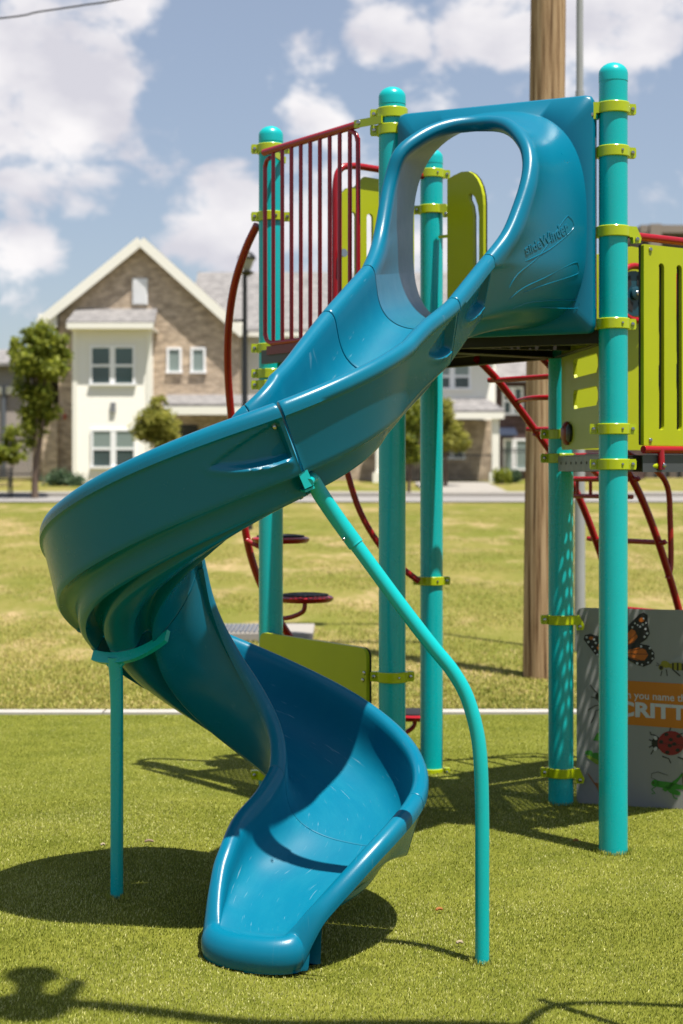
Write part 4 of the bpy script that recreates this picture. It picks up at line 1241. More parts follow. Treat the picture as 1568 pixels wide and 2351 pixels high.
# ------------------------------------------------------------------ critter sign behind post A
sA = Vector((1.196, 8.325, 0)); sd_ = (Vector((1.705, 8.172, 0)) - sA).normalized(); sn = Vector((sd_.y, -sd_.x, 0))
if sn.y > 0: sn = -sn
UPV = Vector((0, 0, 1))
sign = thing('critter_sign', 'grey panel with printed insects and an orange CRITTERS banner beside the right posts', 'sign', (sA.x + sd_.x * .5, sA.y + sd_.y * .5, 0))
vs, fs = extrude_poly(rrect(0, -.02, 1.05, .995, .035), [], (sd_, UPV, sn), sA - sn * .006, .006)
MB().mesh(vs, fs).build('panel', M_ALU, sign)
def SP(px, py):          # picture position -> position on the sign plate
    a_ = (px - 784) / F_V
    s_ = (a_ * sA.y - sA.x) / (sd_.x - a_ * sd_.y)
    return (s_, CAM_Z - (py - H_V) / F_V * (sA.y + sd_.y * s_))
def art(name, loops, col, lay, rough=.45):
    m_ = mat('print_' + name, col, rough, .4)
    for l in loops:
        vs, fs = extrude_poly([SP(x, y) for x, y in l], [], (sd_, UPV, sn), sA + sn * (.0004 + .0007 * lay), .0006)
        MB().mesh(vs, fs).build(name, m_, sign)
def disc(x, y, r, ry=None, n=12, rot=0):
    ry = ry or r; c, s_ = math.cos(R(rot)), math.sin(R(rot))
    return [(x + r * math.cos(2 * math.pi * k / n) * c - ry * math.sin(2 * math.pi * k / n) * s_, y + r * math.cos(2 * math.pi * k / n) * s_ + ry * math.sin(2 * math.pi * k / n) * c) for k in range(n)]
def stroke(pts, w):
    l, r_ = [], []
    for i, (x, y) in enumerate(pts):
        x0, y0 = pts[max(i - 1, 0)]; x1, y1 = pts[min(i + 1, len(pts) - 1)]
        d = math.hypot(x1 - x0, y1 - y0) or 1; nx, ny = -(y1 - y0) / d * w / 2, (x1 - x0) / d * w / 2
        l.append((x + nx, y + ny)); r_.append((x - nx, y - ny))
    return l + r_[::-1]
# butterfly
wR1 = [(1408, 1500), (1424, 1462), (1446, 1432), (1468, 1410), (1478, 1406), (1487, 1412), (1488, 1436), (1492, 1455), (1484, 1468), (1466, 1480), (1440, 1492)]
wR2 = [(1410, 1498), (1440, 1490), (1470, 1478), (1490, 1482), (1502, 1498), (1503, 1512), (1494, 1524), (1478, 1531), (1460, 1526), (1440, 1514), (1420, 1506)]
wL1 = [(1408, 1500), (1396, 1478), (1376, 1462), (1356, 1455), (1343, 1458), (1340, 1468), (1352, 1484), (1366, 1502), (1378, 1510), (1396, 1508)]
wL2 = [(1408, 1502), (1392, 1508), (1376, 1522), (1374, 1538), (1388, 1540), (1402, 1526)]
art('butterfly_wing', [wR1, wR2, wL1, wL2], (.012, .010, .010), 1)
def shrink(l, f, cx, cy): return [(cx + (x - cx) * f, cy + (y - cy) * f) for x, y in l]
art('butterfly_wing_patch', [[(1416, 1492), (1440, 1455), (1450, 1444), (1458, 1448), (1464, 1462), (1456, 1474), (1438, 1484)], [(1420, 1499), (1446, 1492), (1468, 1486), (1482, 1492), (1488, 1504), (1480, 1516), (1462, 1516), (1440, 1508)], [(1402, 1496), (1390, 1480), (1376, 1476), (1370, 1488), (1380, 1500), (1394, 1502)], [(1400, 1510), (1384, 1522), (1386, 1530), (1396, 1524)], disc(1473, 1423, 7, 5), disc(1357, 1465, 5, 4)], (.52, .13, .008), 2)
art('butterfly_vein', [stroke([(1416, 1494), (1464, 1452)], 1.2), stroke([(1416, 1496), (1462, 1468)], 1.2), stroke([(1420, 1500), (1486, 1502)], 1.2), stroke([(1420, 1500), (1476, 1518)], 1.2), stroke([(1420, 1499), (1474, 1488)], 1.2), stroke([(1404, 1498), (1372, 1482)], 1.2)], (.012, .010, .010), 3)
rr_ = random.Random(4)
dots = [(1458, 1431), (1464, 1435), (1470, 1439), (1478, 1420), (1483, 1430), (1482, 1444), (1486, 1454), (1476, 1434), (1480, 1462), (1452, 1440), (1492, 1488), (1498, 1500), (1498, 1512), (1488, 1521), (1474, 1526), (1463, 1523), (1472, 1484), (1347, 1463), (1351, 1474), (1360, 1485), (1366, 1494), (1372, 1503), (1364, 1468), (1368, 1476)]
art('butterfly_spot', [disc(x, y, 2.0 + rr_.random() * 1.1, n=8) for x, y in dots], (.55, .56, .58), 3)
art('butterfly_body', [disc(1409, 1502, 5, 24, rot=8), stroke([(1414, 1526), (1419, 1539)], 4)], (.012, .010, .010), 4)
# banner and lettering
art('banner', [[(1394, 1560), (1690, 1577), (1690, 1682), (1394, 1660)]], (.62, .20, .005), 1)
def letter(txt, x0, y0, x1, y1, sz, bold, lay=3):
    cu = bpy.data.curves.new('t', 'FONT'); cu.body = txt; cu.size = 1; cu.offset = bold; cu.resolution_u = 3
    t_ = bpy.data.objects.new('t', cu); COL.objects.link(t_); bpy.context.view_layer.update()
    me = bpy.data.meshes.new_from_object(t_.evaluated_get(bpy.context.evaluated_depsgraph_get())); bpy.data.objects.remove(t_)
    xs = [v.co.x for v in me.vertices]; a, b = min(xs), max(xs)
    out_ = []
    for v in me.vertices:
        t = (v.co.x - a) / (b - a); px = x0 + (x1 - x0) * t; py = y0 + (y1 - y0) * t - v.co.y * sz
        q_ = SP(px, py); out_.append(sA + sd_ * q_[0] + Vector((0, 0, q_[1])) + sn * (.0004 + .0007 * lay))
    link_mesh('sign_lettering', out_, [tuple(p.vertices) for p in me.polygons], mat('print_white', (.62, .63, .66), .4), sign)
letter('Can you name these', 1412, 1601, 1606, 1613, 24, .012)
letter('CRITTERS?', 1416, 1641, 1684, 1660, 45, .040)
# bee
art('bee_body', [disc(1528, 1525, 11, 8, rot=20), disc(1518, 1532, 6, 7), disc(1556, 1530, 22, 9, rot=5)], (.30, .27, .015), 1)
art('bee_head', [disc(1518, 1533, 4.5, 5)], (.02, .018, .01), 2)
art('bee_mark', [stroke([(1545, 1522), (1545, 1538)], 4), stroke([(1556, 1522), (1556, 1540)], 4), stroke([(1567, 1523), (1567, 1539)], 4), stroke([(1520, 1540), (1517, 1552)], 2), stroke([(1530, 1536), (1532, 1552)], 2), stroke([(1545, 1537), (1562, 1552)], 3), stroke([(1514, 1526), (1507, 1521)], 1.2), stroke([(1514, 1528), (1506, 1527)], 1.2)], (.02, .018, .01), 2)
art('bee_wing', [[(1532, 1520), (1556, 1508), (1600, 1498), (1604, 1512), (1560, 1520)]], (.34, .35, .36), 2)
# ant (partly behind the post)
art('ant', [disc(1374, 1598, 7, 7), disc(1384, 1618, 5, 12), disc(1384, 1646, 9, 12)] + [stroke(l, 2) for l in ([(1372, 1592), (1362, 1582), (1355, 1572)], [(1380, 1612), (1366, 1602), (1357, 1600)], [(1380, 1618), (1366, 1620), (1350, 1630)], [(1382, 1626), (1368, 1632), (1366, 1642), (1357, 1660)], [(1388, 1612), (1402, 1604)], [(1388, 1620), (1404, 1632)])], (.02, .016, .012), 1)
# lizard (caterpillar-green)
art('lizard', [disc(1352, 1728, 9, 6), disc(1372, 1738, 16, 10, rot=15), [(1362, 1700), (1370, 1684), (1384, 1678), (1390, 1690), (1388, 1722), (1374, 1724), (1376, 1700)]], (.05, .28, .03), 1)
art('lizard_leaf', [[(1344, 1736), (1352, 1734), (1378, 1748), (1384, 1758), (1368, 1754)]], (.22, .34, .03), 2)
# snail
art('snail', [stroke([(1350, 1776), (1362, 1794), (1370, 1806)], 2.4), [(1366, 1796), (1378, 1800), (1390, 1812), (1384, 1822), (1374, 1818)], disc(1396, 1806, 16, 14)], (.34, .12, .03), 1)
# ladybird
art('ladybird_leg', [stroke(l, 2.6) for l in ([(1512, 1694), (1504, 1688), (1494, 1686), (1493, 1680)], [(1530, 1688), (1536, 1682), (1540, 1670)], [(1510, 1720), (1500, 1722), (1494, 1732)], [(1520, 1736), (1536, 1742), (1540, 1752)], [(1556, 1686), (1568, 1684)], [(1556, 1738), (1572, 1744)], [(1500, 1702), (1490, 1698)], [(1500, 1710), (1490, 1716)])] + [disc(1508, 1706, 12, 15)], (.012, .010, .010), 1)
art('ladybird_shell', [disc(1541, 1706, 31, 28, n=24)], (.26, .008, .012), 2)
art('ladybird_spot', [disc(x, y, 5.2, 4.2) for x, y in ((1518, 1703), (1530, 1686), (1538, 1712), (1540, 1698), (1558, 1690), (1556, 1722), (1532, 1727), (1548, 1708))] + [stroke([(1512, 1706), (1570, 1711)], 1)], (.012, .010, .010), 3)
art('ladybird_cheek', [disc(1505, 1694, 4, 5, rot=-30), disc(1505, 1719, 4, 5, rot=30)], (.55, .55, .55), 3)
# grasshopper
art('grasshopper', [disc(1504, 1798, 9, 8), [(1508, 1792), (1540, 1796), (1580, 1806), (1576, 1812), (1536, 1812), (1508, 1806)], [(1520, 1812), (1556, 1786), (1566, 1774), (1570, 1777), (1552, 1800), (1528, 1818)], disc(1548, 1818, 16, 6, rot=18), stroke([(1506, 1805), (1496, 1812), (1504, 1822), (1496, 1822)], 2.6), stroke([(1544, 1822), (1548, 1832), (1556, 1834)], 2.6)], (.035, .26, .022), 1)
art('grasshopper_line', [stroke([(1506, 1790), (1496, 1786), (1496, 1776), (1510, 1772), (1534, 1780)], 1.2), stroke([(1566, 1774), (1570, 1812)], 2), disc(1500, 1797, 2.5)], (.05, .07, .01), 2)

# ------------------------------------------------------------------ poles and wire
def pole_wood():
    m = bpy.data.materials.new('weathered_pole_wood'); m.use_nodes = True
    nt = m.node_tree; L = nt.links; b = nt.nodes['Principled BSDF']; b.inputs['Roughness'].default_value = .85; b.inputs['Specular IOR Level'].default_value = .2
    tcn = nnode(nt, 'ShaderNodeTexCoord'); mp = nnode(nt, 'ShaderNodeMapping'); mp.inputs['Scale'].default_value = (34, 34, .9)
    L.new(tcn.outputs['Object'], mp.inputs['Vector'])
    n = nnode(nt, 'ShaderNodeTexNoise'); n.inputs['Scale'].default_value = 1; n.inputs['Detail'].default_value = 7; n.inputs['Roughness'].default_value = .65
    L.new(mp.outputs[0], n.inputs['Vector'])
    cr = nnode(nt, 'ShaderNodeValToRGB'); e = cr.color_ramp.elements
    e[0].position = .33; e[0].color = (.030, .015, .008, 1); e[1].position = .70; e[1].color = (.50, .37, .235, 1)
    x = e.new(.40); x.color = (.15, .085, .042, 1); x = e.new(.48); x.color = (.29, .185, .10, 1); x = e.new(.58); x.color = (.40, .275, .16, 1)
    L.new(n.outputs['Fac'], cr.inputs[0]); L.new(cr.outputs[0], b.inputs['Base Color'])
    bp = nnode(nt, 'ShaderNodeBump'); bp.inputs['Strength'].default_value = .9; bp.inputs['Distance'].default_value = .012
    L.new(n.outputs['Fac'], bp.inputs['Height']); L.new(bp.outputs[0], b.inputs['Normal'])
    return m
UPX, UPY = (1243 - 784) / F_V * 13.5, 13.5
mb = MB()
prof_ = [(.152, -.1), (.150, .5), (.147, 2), (.142, 5), (.135, 8), (.125, 10.5)]
seg = 40; rg = random.Random(5); prh = [1 + .03 * rg.uniform(-1, 1) for _ in range(seg)]
crack = {9: .90, 10: .93, 30: .91, 31: .95}
vs_, fs_p = [], []
hs_ = [-.1 + i * .5 for i in range(22)]
for h_ in hs_:
    r0 = np.interp(h_, [p[1] for p in prof_], [p[0] for p in prof_])
    for k in range(seg):
        a = 2 * math.pi * k / seg; r_ = r0 * prh[k] * crack.get(k, 1) * (1 + .008 * rg.uniform(-1, 1))
        vs_.append((UPX + .010 * h_ + r_ * math.cos(a), UPY + r_ * math.sin(a), h_))
for i in range(len(hs_) - 1):
    for k in range(seg): fs_p.append((i * seg + k, i * seg + (k + 1) % seg, (i + 1) * seg + (k + 1) % seg, (i + 1) * seg + k))
fs_p.append(tuple((len(hs_) - 1) * seg + k for k in range(seg)))
up_ = thing('utility_pole', 'weathered brown wooden utility pole rising behind the slide hood', 'pole', (UPX, UPY, 0))
link_mesh('shaft', vs_, fs_p, pole_wood(), up_, True)
MB().box((UPX + .105, UPY, 9.6), (1.2, .05, .06)).build('crossarm', M_BARK, up_)
for dx in (-.95, -.4, .6, 1.15): MB().lathe((UPX + .105 + dx, UPY, 9.66), [(.03, 0), (.06, .03), (.04, .07), (.055, .1), (.02, .13)], 12).build('insulator', mat('brown_insulator', (.12, .05, .03), .2), up_, True)
LPY = 15.2; LPX = (1331 - 784) / F_V * LPY
lpz = ground_z(LPY)
lp_ = thing('light_pole', 'thin pale grey steel light pole just right of the wooden pole', 'pole', (LPX, LPY, lpz))
MB().lathe((LPX, LPY, 0), [(.052, lpz - .05), (.050, 1.2), (.044, 3.0), (.036, 5.10)], 24).build('lower_shaft', M_GREYPOLE, lp_, True)
MB().lathe((LPX, LPY, 0), [(.040, 5.0), (.040, 5.22)], 24).build('coupling', M_GREYPOLE, lp_, True)
MB().lathe((LPX, LPY, 0), [(.033, 5.2), (.029, 8.5)], 24).build('upper_shaft', M_GREYPOLE, lp_, True)
MB().box((LPX - .35, LPY, 8.5), (.4, .03, .03)).build('arm', M_GREYPOLE, lp_)
MB().box((LPX - .8, LPY, 8.5), (.25, .12, .05)).build('lamp_head', M_GREYPOLE, lp_)
wv_ = [at(-900, 95, 20.5), at(-400, 78, 20.2), at(0, 42, 20), at(90, 27, 19.9), at(190, 12, 19.8), at(300, -8, 19.7), at(700, -110, 19.2), at(1120, -290, 18)]
tag(MB().tube(spline(wv_, 8), .011, 8).build('overhead_wire', M_BLACKM, None, True), 'thin black overhead wire crossing the top left corner of the sky', 'wire')

# ------------------------------------------------------------------ houses
HY = 60.0
def hx(x): return (x - 784) / F_V * HY
def hz(y): return CAM_Z + (H_V - y) / F_V * HY
def brick_mat(name, c1, c2, mortar):
    m = bpy.data.materials.new(name); m.use_nodes = True
    nt = m.node_tree; L = nt.links; b = nt.nodes['Principled BSDF']; b.inputs['Roughness'].default_value = .9; b.inputs['Specular IOR Level'].default_value = .15
    tcn = nnode(nt, 'ShaderNodeTexCoord'); mp = nnode(nt, 'ShaderNodeMapping'); mp.inputs['Rotation'].default_value = (R(90), 0, 0)
    L.new(tcn.outputs['Object'], mp.inputs['Vector'])
    br_ = nnode(nt, 'ShaderNodeTexBrick'); br_.inputs['Scale'].default_value = 1
    br_.inputs['Brick Width'].default_value = .30; br_.inputs['Row Height'].default_value = .095; br_.inputs['Mortar Size'].default_value = .012
    br_.inputs['Color1'].default_value = (*c1, 1); br_.inputs['Color2'].default_value = (*c2, 1); br_.inputs['Mortar'].default_value = (*mortar, 1)
    L.new(mp.outputs[0], br_.inputs['Vector'])
    n = nnode(nt, 'ShaderNodeTexNoise'); n.inputs['Scale'].default_value = 2.4; n.inputs['Detail'].default_value = 6
    mp2 = nnode(nt, 'ShaderNodeMapping'); mp2.inputs['Scale'].default_value = (1.2, 1.2, 2.4); L.new(tcn.outputs['Object'], mp2.inputs['Vector']); L.new(mp2.outputs[0], n.inputs['Vector'])
    mr = nnode(nt, 'ShaderNodeMapRange'); mr.inputs['From Min'].default_value = .38; mr.inputs['From Max'].default_value = .64; mr.inputs['To Min'].default_value = .68; mr.inputs['To Max'].default_value = 1.12
    L.new(n.outputs['Fac'], mr.inputs['Value'])
    mu = nnode(nt, 'ShaderNodeMix', data_type='RGBA', blend_type='MULTIPLY'); mu.inputs[0].default_value = 1
    cb = nnode(nt, 'ShaderNodeCombineColor'); [L.new(mr.outputs[0], cb.inputs[i]) for i in range(3)]
    L.new(br_.outputs['Color'], mu.inputs[6]); L.new(cb.outputs[0], mu.inputs[7]); L.new(mu.outputs[2], b.inputs['Base Color'])
    bp = nnode(nt, 'ShaderNodeBump'); bp.inputs['Strength'].default_value = .4; bp.inputs['Distance'].default_value = .01; bp.invert = True
    L.new(br_.outputs['Fac'], bp.inputs['Height']); L.new(bp.outputs[0], b.inputs['Normal'])
    return m
def siding_mat(name, c):
    m = bpy.data.materials.new(name); m.use_nodes = True
    nt = m.node_tree; L = nt.links; b = nt.nodes['Principled BSDF']; b.inputs['Roughness'].default_value = .6; b.inputs['Base Color'].default_value = (*[x * ALB for x in c], 1)
    tcn = nnode(nt, 'ShaderNodeTexCoord'); sx = nnode(nt, 'ShaderNodeSeparateXYZ'); L.new(tcn.outputs['Object'], sx.inputs[0])
    mo = nnode(nt, 'ShaderNodeMath', operation='MODULO'); mo.inputs[1].default_value = .16
    ad = nnode(nt, 'ShaderNodeMath', operation='ADD'); ad.inputs[1].default_value = 50; L.new(sx.outputs[2], ad.inputs[0]); L.new(ad.outputs[0], mo.inputs[0])
    bp = nnode(nt, 'ShaderNodeBump'); bp.inputs['Strength'].default_value = 1; bp.inputs['Distance'].default_value = .12; bp.invert = True
    L.new(mo.outputs[0], bp.inputs['Height']); L.new(bp.outputs[0], b.inputs['Normal'])
    return m
M_BRICK = brick_mat('tan_brick', (.56, .43, .31), (.40, .30, .215), (.52, .44, .36))
M_BRICK2 = brick_mat('brown_brick', (.115, .070, .062), (.085, .050, .046), (.12, .09, .085))
M_SIDE = siding_mat('cream_siding', (.86, .83, .75))
M_SIDE2 = siding_mat('grey_siding', (.28, .26, .245))
M_SHING = mat('grey_shingles', (.42, .40, .39), .95, .08, col2=(.23, .22, .22), nscale=5.0, ndetail=8, cmin=.36, cmax=.62, stretch=(.7, .7, 3), bump=.4, bscale=12, bdist=.03)
M_PANE = mat('window_glass', (.10, .17, .17), .12, .6, col2=(.06, .08, .08), nscale=.25, ndetail=2)
M_BLIND = mat('window_blind', (.34, .42, .40), .3, .5)
M_ROOFD = mat('brown_metal_fascia', (.20, .16, .13), .6)

def quadbox(mb, x0, x1, y0, y1, z0, z1): return mb.box(((x0 + x1) / 2, (y0 + y1) / 2, (z0 + z1) / 2), ((x1 - x0) / 2, (y1 - y0) / 2, (z1 - z0) / 2))
def window(parent, x0, x1, y0, y1, Yf, double=True, blind=.5, HYs=None):
    """pixel rectangle on a facade at depth Yf; proud frame, recessed panes, sill"""
    sc = Yf / F_V
    X0, X1, Z1, Z0 = (x0 - 784) * sc, (x1 - 784) * sc, CAM_Z + (H_V - y0) * sc, CAM_Z + (H_V - y1) * sc
    w = MB(); t = .085
    quadbox(w, X0 - t, X0, Yf - .06, Yf + .05, Z0, Z1); quadbox(w, X1, X1 + t, Yf - .06, Yf + .05, Z0, Z1)
    quadbox(w, X0 - t, X1 + t, Yf - .062, Yf + .05, Z1, Z1 + t); quadbox(w, X0 - t - .03, X1 + t + .03, Yf - .10, Yf + .05, Z0 - t, Z0)
    xm = (X0 + X1) / 2; zm = (Z0 + Z1) / 2
    if double: quadbox(w, xm - .10, xm + .10, Yf - .058, Yf + .04, Z0, Z1)
    cols = ((X0, xm - .10), (xm + .10, X1)) if double else ((X0, X1),)
    if double:
        for a, b in cols: quadbox(w, a, b, Yf - .050, Yf + .03, zm - .045, zm + .045)
    fr = w.build('window', M_WHITE, parent)
    for a, b in cols:
        if double:
            quadbox(MB(), a, b, Yf - .02, Yf - .012, Z0, zm - .045).build('pane', M_PANE, fr)
            quadbox(MB(), a, b, Yf - .034, Yf - .026, zm + .045, Z1).build('pane', M_BLIND if blind > .4 else M_PANE, fr)
        else: quadbox(MB(), a, b, Yf - .02, Yf - .012, Z0, Z1).build('pane', M_BLIND, fr)
    return fr

house = thing('apartment_house', 'tan brick gabled house with a cream two storey bay, left of the slide', 'house', (hx(330), HY, ground_z(HY)))
g0 = ground_z(HY) - .3
# brick gable wall with real thickness
xL, xR = hx(135), hx(548); zE = hz(772); zP = hz(575); xP = hx(325)
gable = [(xL, g0), (xR, g0), (xR, hz(759)), (xP, hz(558)), (xL, hz(712))]
vs, fs = extrude_poly(gable, [], (Vector((1, 0, 0)), UPV, Vector((0, 1, 0))), Vector((0, HY, 0)), 9.0)
MB().mesh(vs, fs).build('brick_wall', M_BRICK, house)
# main roof (two slopes) + rake boards
def slab(a, b, y0, y1, th):       # sloped slab between (x,z) a and b
    d = Vector((b[0] - a[0], 0, b[1] - a[1])).normalized(); n_ = Vector((-d.z, 0, d.x))
    if n_.z < 0: n_ = -n_
    vs = [Vector((p[0], y, p[1])) + n_ * t for y in (y0, y1) for t in (0, th) for p in (a, b)]
    return MB().mesh(vs, [(0, 1, 3, 2), (4, 6, 7, 5), (0, 4, 5, 1), (2, 3, 7, 6), (0, 2, 6, 4), (1, 5, 7, 3)])
pk = (hx(325), hz(556)); le = (hx(92), hz(745)); re = (hx(560), hz(768))
slab(le, pk, HY - .28, HY + 9.3, .18).build('roof', M_SHING, house)
slab(pk, re, HY - .275, HY + 9.31, .181).build('roof', M_SHING, house)
def rake(a, b, e=0):
    d = Vector((b[0] - a[0], 0, b[1] - a[1])).normalized(); n_ = Vector((-d.z, 0, d.x)); n_ = n_ if n_.z > 0 else -n_
    vs = [Vector((p[0], y, p[1])) + n_ * t for y in (HY - .38 - e, HY - .285 - e) for t in (-.17, .17) for p in (a, b)]
    return MB().mesh(vs, [(0, 1, 3, 2), (4, 6, 7, 5), (0, 4, 5, 1), (2, 3, 7, 6), (0, 2, 6, 4), (1, 5, 7, 3)])
rake(le, pk).build('rake_board', M_CREAM, house); rake(pk, re, .006).build('rake_board', M_CREAM, house)
quadbox(MB(), hx(92), hx(133), HY - .27, HY + .02, hz(752), hz(722)).build('eave_return', M_CREAM, house)
quadbox(MB(), hx(528), hx(560), HY - .27, HY + .02, hz(765), hz(738)).build('eave_return', M_CREAM, house)
quadbox(MB(), hx(305), hx(339), HY - .08, HY + .02, hz(700), hz(640)).build('gable_vent', M_WHITE, house)
for k in range(9): quadbox(MB(), hx(308), hx(336), HY - .11, HY - .082, hz(697) + k * .1, hz(697) + k * .1 + .06).build('vent_louvre', M_WHITE, house)
window(house, 388, 412, 803, 852, HY, False); window(house, 443, 467, 803, 852, HY, False)
# bay
BY = HY - 1.3
def bx_(x): return (x - 784) / F_V * BY
def bz_(y): return CAM_Z + (H_V - y) / F_V * BY
bay = quadbox(MB(), bx_(172), bx_(342), BY, HY + .01, g0, bz_(752)).build('siding_bay', M_SIDE, house)
slp = [Vector((bx_(156), BY - .45, bz_(748))), Vector((bx_(358), BY - .45, bz_(748))), Vector((bx_(352), HY, bz_(708))), Vector((bx_(162), HY, bz_(708)))]
vsr = slp + [p + Vector((0, 0, .12)) for p in slp]
MB().mesh(vsr, [(0, 3, 2, 1), (4, 5, 6, 7), (0, 1, 5, 4), (1, 2, 6, 5), (2, 3, 7, 6), (3, 0, 4, 7)]).build('bay_roof', M_SHING, house)
quadbox(MB(), bx_(158), bx_(356), BY - .50, BY - .452, bz_(757), bz_(744)).build('bay_fascia', M_CREAM, house)
quadbox(MB(), bx_(160), bx_(354), BY - .448, HY, bz_(757), bz_(754)).build('bay_soffit', M_CREAM, house)
window(house, 212, 305, 799, 880, BY, True, .2); window(house, 214, 307, 990, 1070, BY, True, .8)
quadbox(MB(), bx_(254), bx_(266), BY - .08, BY + .01, bz_(947), bz_(924)).build('wall_vent', mat('grey_vent', (.30, .31, .34), .5), house)
for xq in (172, 342): quadbox(MB(), bx_(xq) - .09, bx_(xq) + .09, BY - .03, BY + .1, g0, bz_(757)).build('corner_board', M_CREAM, house)
quadbox(MB(), hx(147), hx(152), HY - .10, HY, hz(962), hz(950)).build('fire_bell', mat('red_alarm', (.6, .07, .01), .4), house)
# lower left brick wing and porch on the right of the gable
quadbox(MB(), hx(100), hx(135) - .002, HY - .3, HY + 5, g0, hz(930)).build('brick_pier', M_BRICK, house)
quadbox(MB(), hx(62), hx(100) - .002, HY + 1.0, HY + 7, g0, hz(755)).build('side_wall', M_BRICK, house)
ps = [Vector((hx(384), HY - 1.8, hz(938))), Vector((hx(700), HY - 1.8, hz(938))), Vector((hx(700), HY, hz(912))), Vector((hx(384), HY, hz(912)))]
MB().mesh(ps + [p + Vector((0, 0, .1)) for p in ps], [(0, 3, 2, 1), (4, 5, 6, 7), (0, 1, 5, 4), (1, 2, 6, 5), (2, 3, 7, 6), (3, 0, 4, 7)]).build('porch_roof', M_SHING, house)
quadbox(MB(), hx(388), hx(700), HY - 1.84, HY - 1.805, hz(956), hz(938)).build('porch_fascia', M_CREAM, house)
for xq in (402, 560, 690): quadbox(MB(), hx(xq) - .12, hx(xq) + .12, HY - 1.75, HY - 1.5, g0, hz(956)).build('porch_post', M_CREAM, house)
quadbox(MB(), hx(412), hx(455), HY - .06, HY + .01, hz(1095), hz(975)).build('door', mat('dark_door', (.03, .03, .03), .5), house)
# chimney vents on the roof
for xq, hq in ((168, .7), (181, .5)): MB().lathe((hx(xq), HY + 4, 0), [(.16, hz(690)), (.16, hz(665) + hq * .3), (.22, hz(665) + hq * .3 + .02), (.2, hz(665) + hq * .3 + .16)], 14).build('roof_vent', M_BLACKM, house, True)

# long wing to the right
wing = thing('long_house_wing', 'long cream siding house wing with grey shingle roof seen between the posts', 'house', (hx(850), HY + 2, ground_z(HY)))
WY = HY + 1.5
def wx(x): return (x - 784) / F_V * WY
def wz(y): return CAM_Z + (H_V - y) / F_V * WY
quadbox(MB(), wx(540), wx(1138), WY, WY + 9, g0 - .01, wz(765)).build('siding_wall', M_SIDE, wing)
rs_ = [Vector((wx(430), WY - .6, wz(768))), Vector((wx(1150), WY - .6, wz(768))), Vector((wx(1150), WY + 4.5, wz(600))), Vector((wx(430), WY + 4.5, wz(600)))]
MB().mesh(rs_ + [p + Vector((0, 0, .14)) for p in rs_], [(0, 3, 2, 1), (4, 5, 6, 7), (0, 1, 5, 4), (1, 2, 6, 5), (2, 3, 7, 6), (3, 0, 4, 7)]).build('roof', M_SHING, wing)
rs2 = [Vector((p.x, 2 * (WY + 4.5) - p.y, p.z)) for p in rs_]
MB().mesh(rs2 + [p + Vector((0, 0, .14)) for p in rs2], [(1, 2, 3, 0), (7, 6, 5, 4), (4, 5, 1, 0), (5, 6, 2, 1), (6, 7, 3, 2), (7, 4, 0, 3)]).build('roof', M_SHING, wing)
quadbox(MB(), wx(545), wx(1148), WY - .66, WY - .605, wz(776), wz(766)).build('fascia', M_CREAM, wing)
window(wing, 1000, 1076, 838, 890, WY, True, .6); window(wing, 700, 790, 800, 880, WY, True, .3)
quadbox(MB(), wx(700), wx(1126), WY - .35, WY - .003, g0 - .012, wz(965)).build('brick_base', M_BRICK, wing)
window(wing, 1010, 1062, 1005, 1050, WY - .36, True, .1)
ps = [Vector((wx(860), WY - 2.2, wz(954))), Vector((wx(1146), WY - 2.2, wz(954))), Vector((wx(1118), WY, wz(922))), Vector((wx(860), WY, wz(922)))]
MB().mesh(ps + [p + Vector((0, 0, .12)) for p in ps], [(0, 3, 2, 1), (4, 5, 6, 7), (0, 1, 5, 4), (1, 2, 6, 5), (2, 3, 7, 6), (3, 0, 4, 7)]).build('porch_roof', M_SHING, wing)
quadbox(MB(), wx(860), wx(1144), WY - 2.24, WY - 2.205, wz(966), wz(952)).build('porch_fascia', M_CREAM, wing)
for xq in (868, 992, 1126):
    q_ = MB(); quadbox(q_, wx(xq) - .13, wx(xq) + .13, WY - 2.1, WY - 1.85, ground_z(WY - 2) - .1, wz(966)); quadbox(q_, wx(xq) - .24, wx(xq) + .24, WY - 2.2, WY - 1.75, ground_z(WY - 2) - .1, ground_z(WY - 2) + .35)
    q_.build('porch_post', M_CREAM, wing)
for k in range(40):
    xq = wx(872) + k * (wx(1122) - wx(872)) / 40
    quadbox(MB(), xq, xq + .02, WY - 2.0, WY - 1.98, ground_z(WY - 2), ground_z(WY - 2) + .95).build('railing_bar', M_BLACKM, wing)
quadbox(MB(), wx(872), wx(1122), WY - 2.01, WY - 1.97, ground_z(WY - 2) + .95, ground_z(WY - 2) + 1.0).build('railing_top', M_BLACKM, wing)

# brown house to the right
bh = thing('brown_house', 'dark brown house with grey roof partly behind the wooden pole', 'house', (wx(1240), HY + 3, ground_z(HY)))
QY = HY + 3
def qx(x): return (x - 784) / F_V * QY
def qz(y): return CAM_Z + (H_V - y) / F_V * QY
quadbox(MB(), qx(1139), qx(1480), QY, QY + 9, g0 - .02, qz(868)).build('wall', M_BRICK2, bh)
rs_ = [Vector((qx(1128), QY - .5, qz(878))), Vector((qx(1500), QY - .5, qz(878))), Vector((qx(1500), QY + 4.5, qz(790))), Vector((qx(1128), QY + 4.5, qz(790)))]
MB().mesh(rs_ + [p + Vector((0, 0, .14)) for p in rs_], [(0, 3, 2, 1), (4, 5, 6, 7), (0, 1, 5, 4), (1, 2, 6, 5), (2, 3, 7, 6), (3, 0, 4, 7)]).build('roof', M_SHING, bh)
window(bh, 1158, 1196, 893, 948, QY, True, .1); window(bh, 1186, 1215, 1012, 1075, QY, False); window(bh, 1160, 1175, 1012, 1080, QY, False)
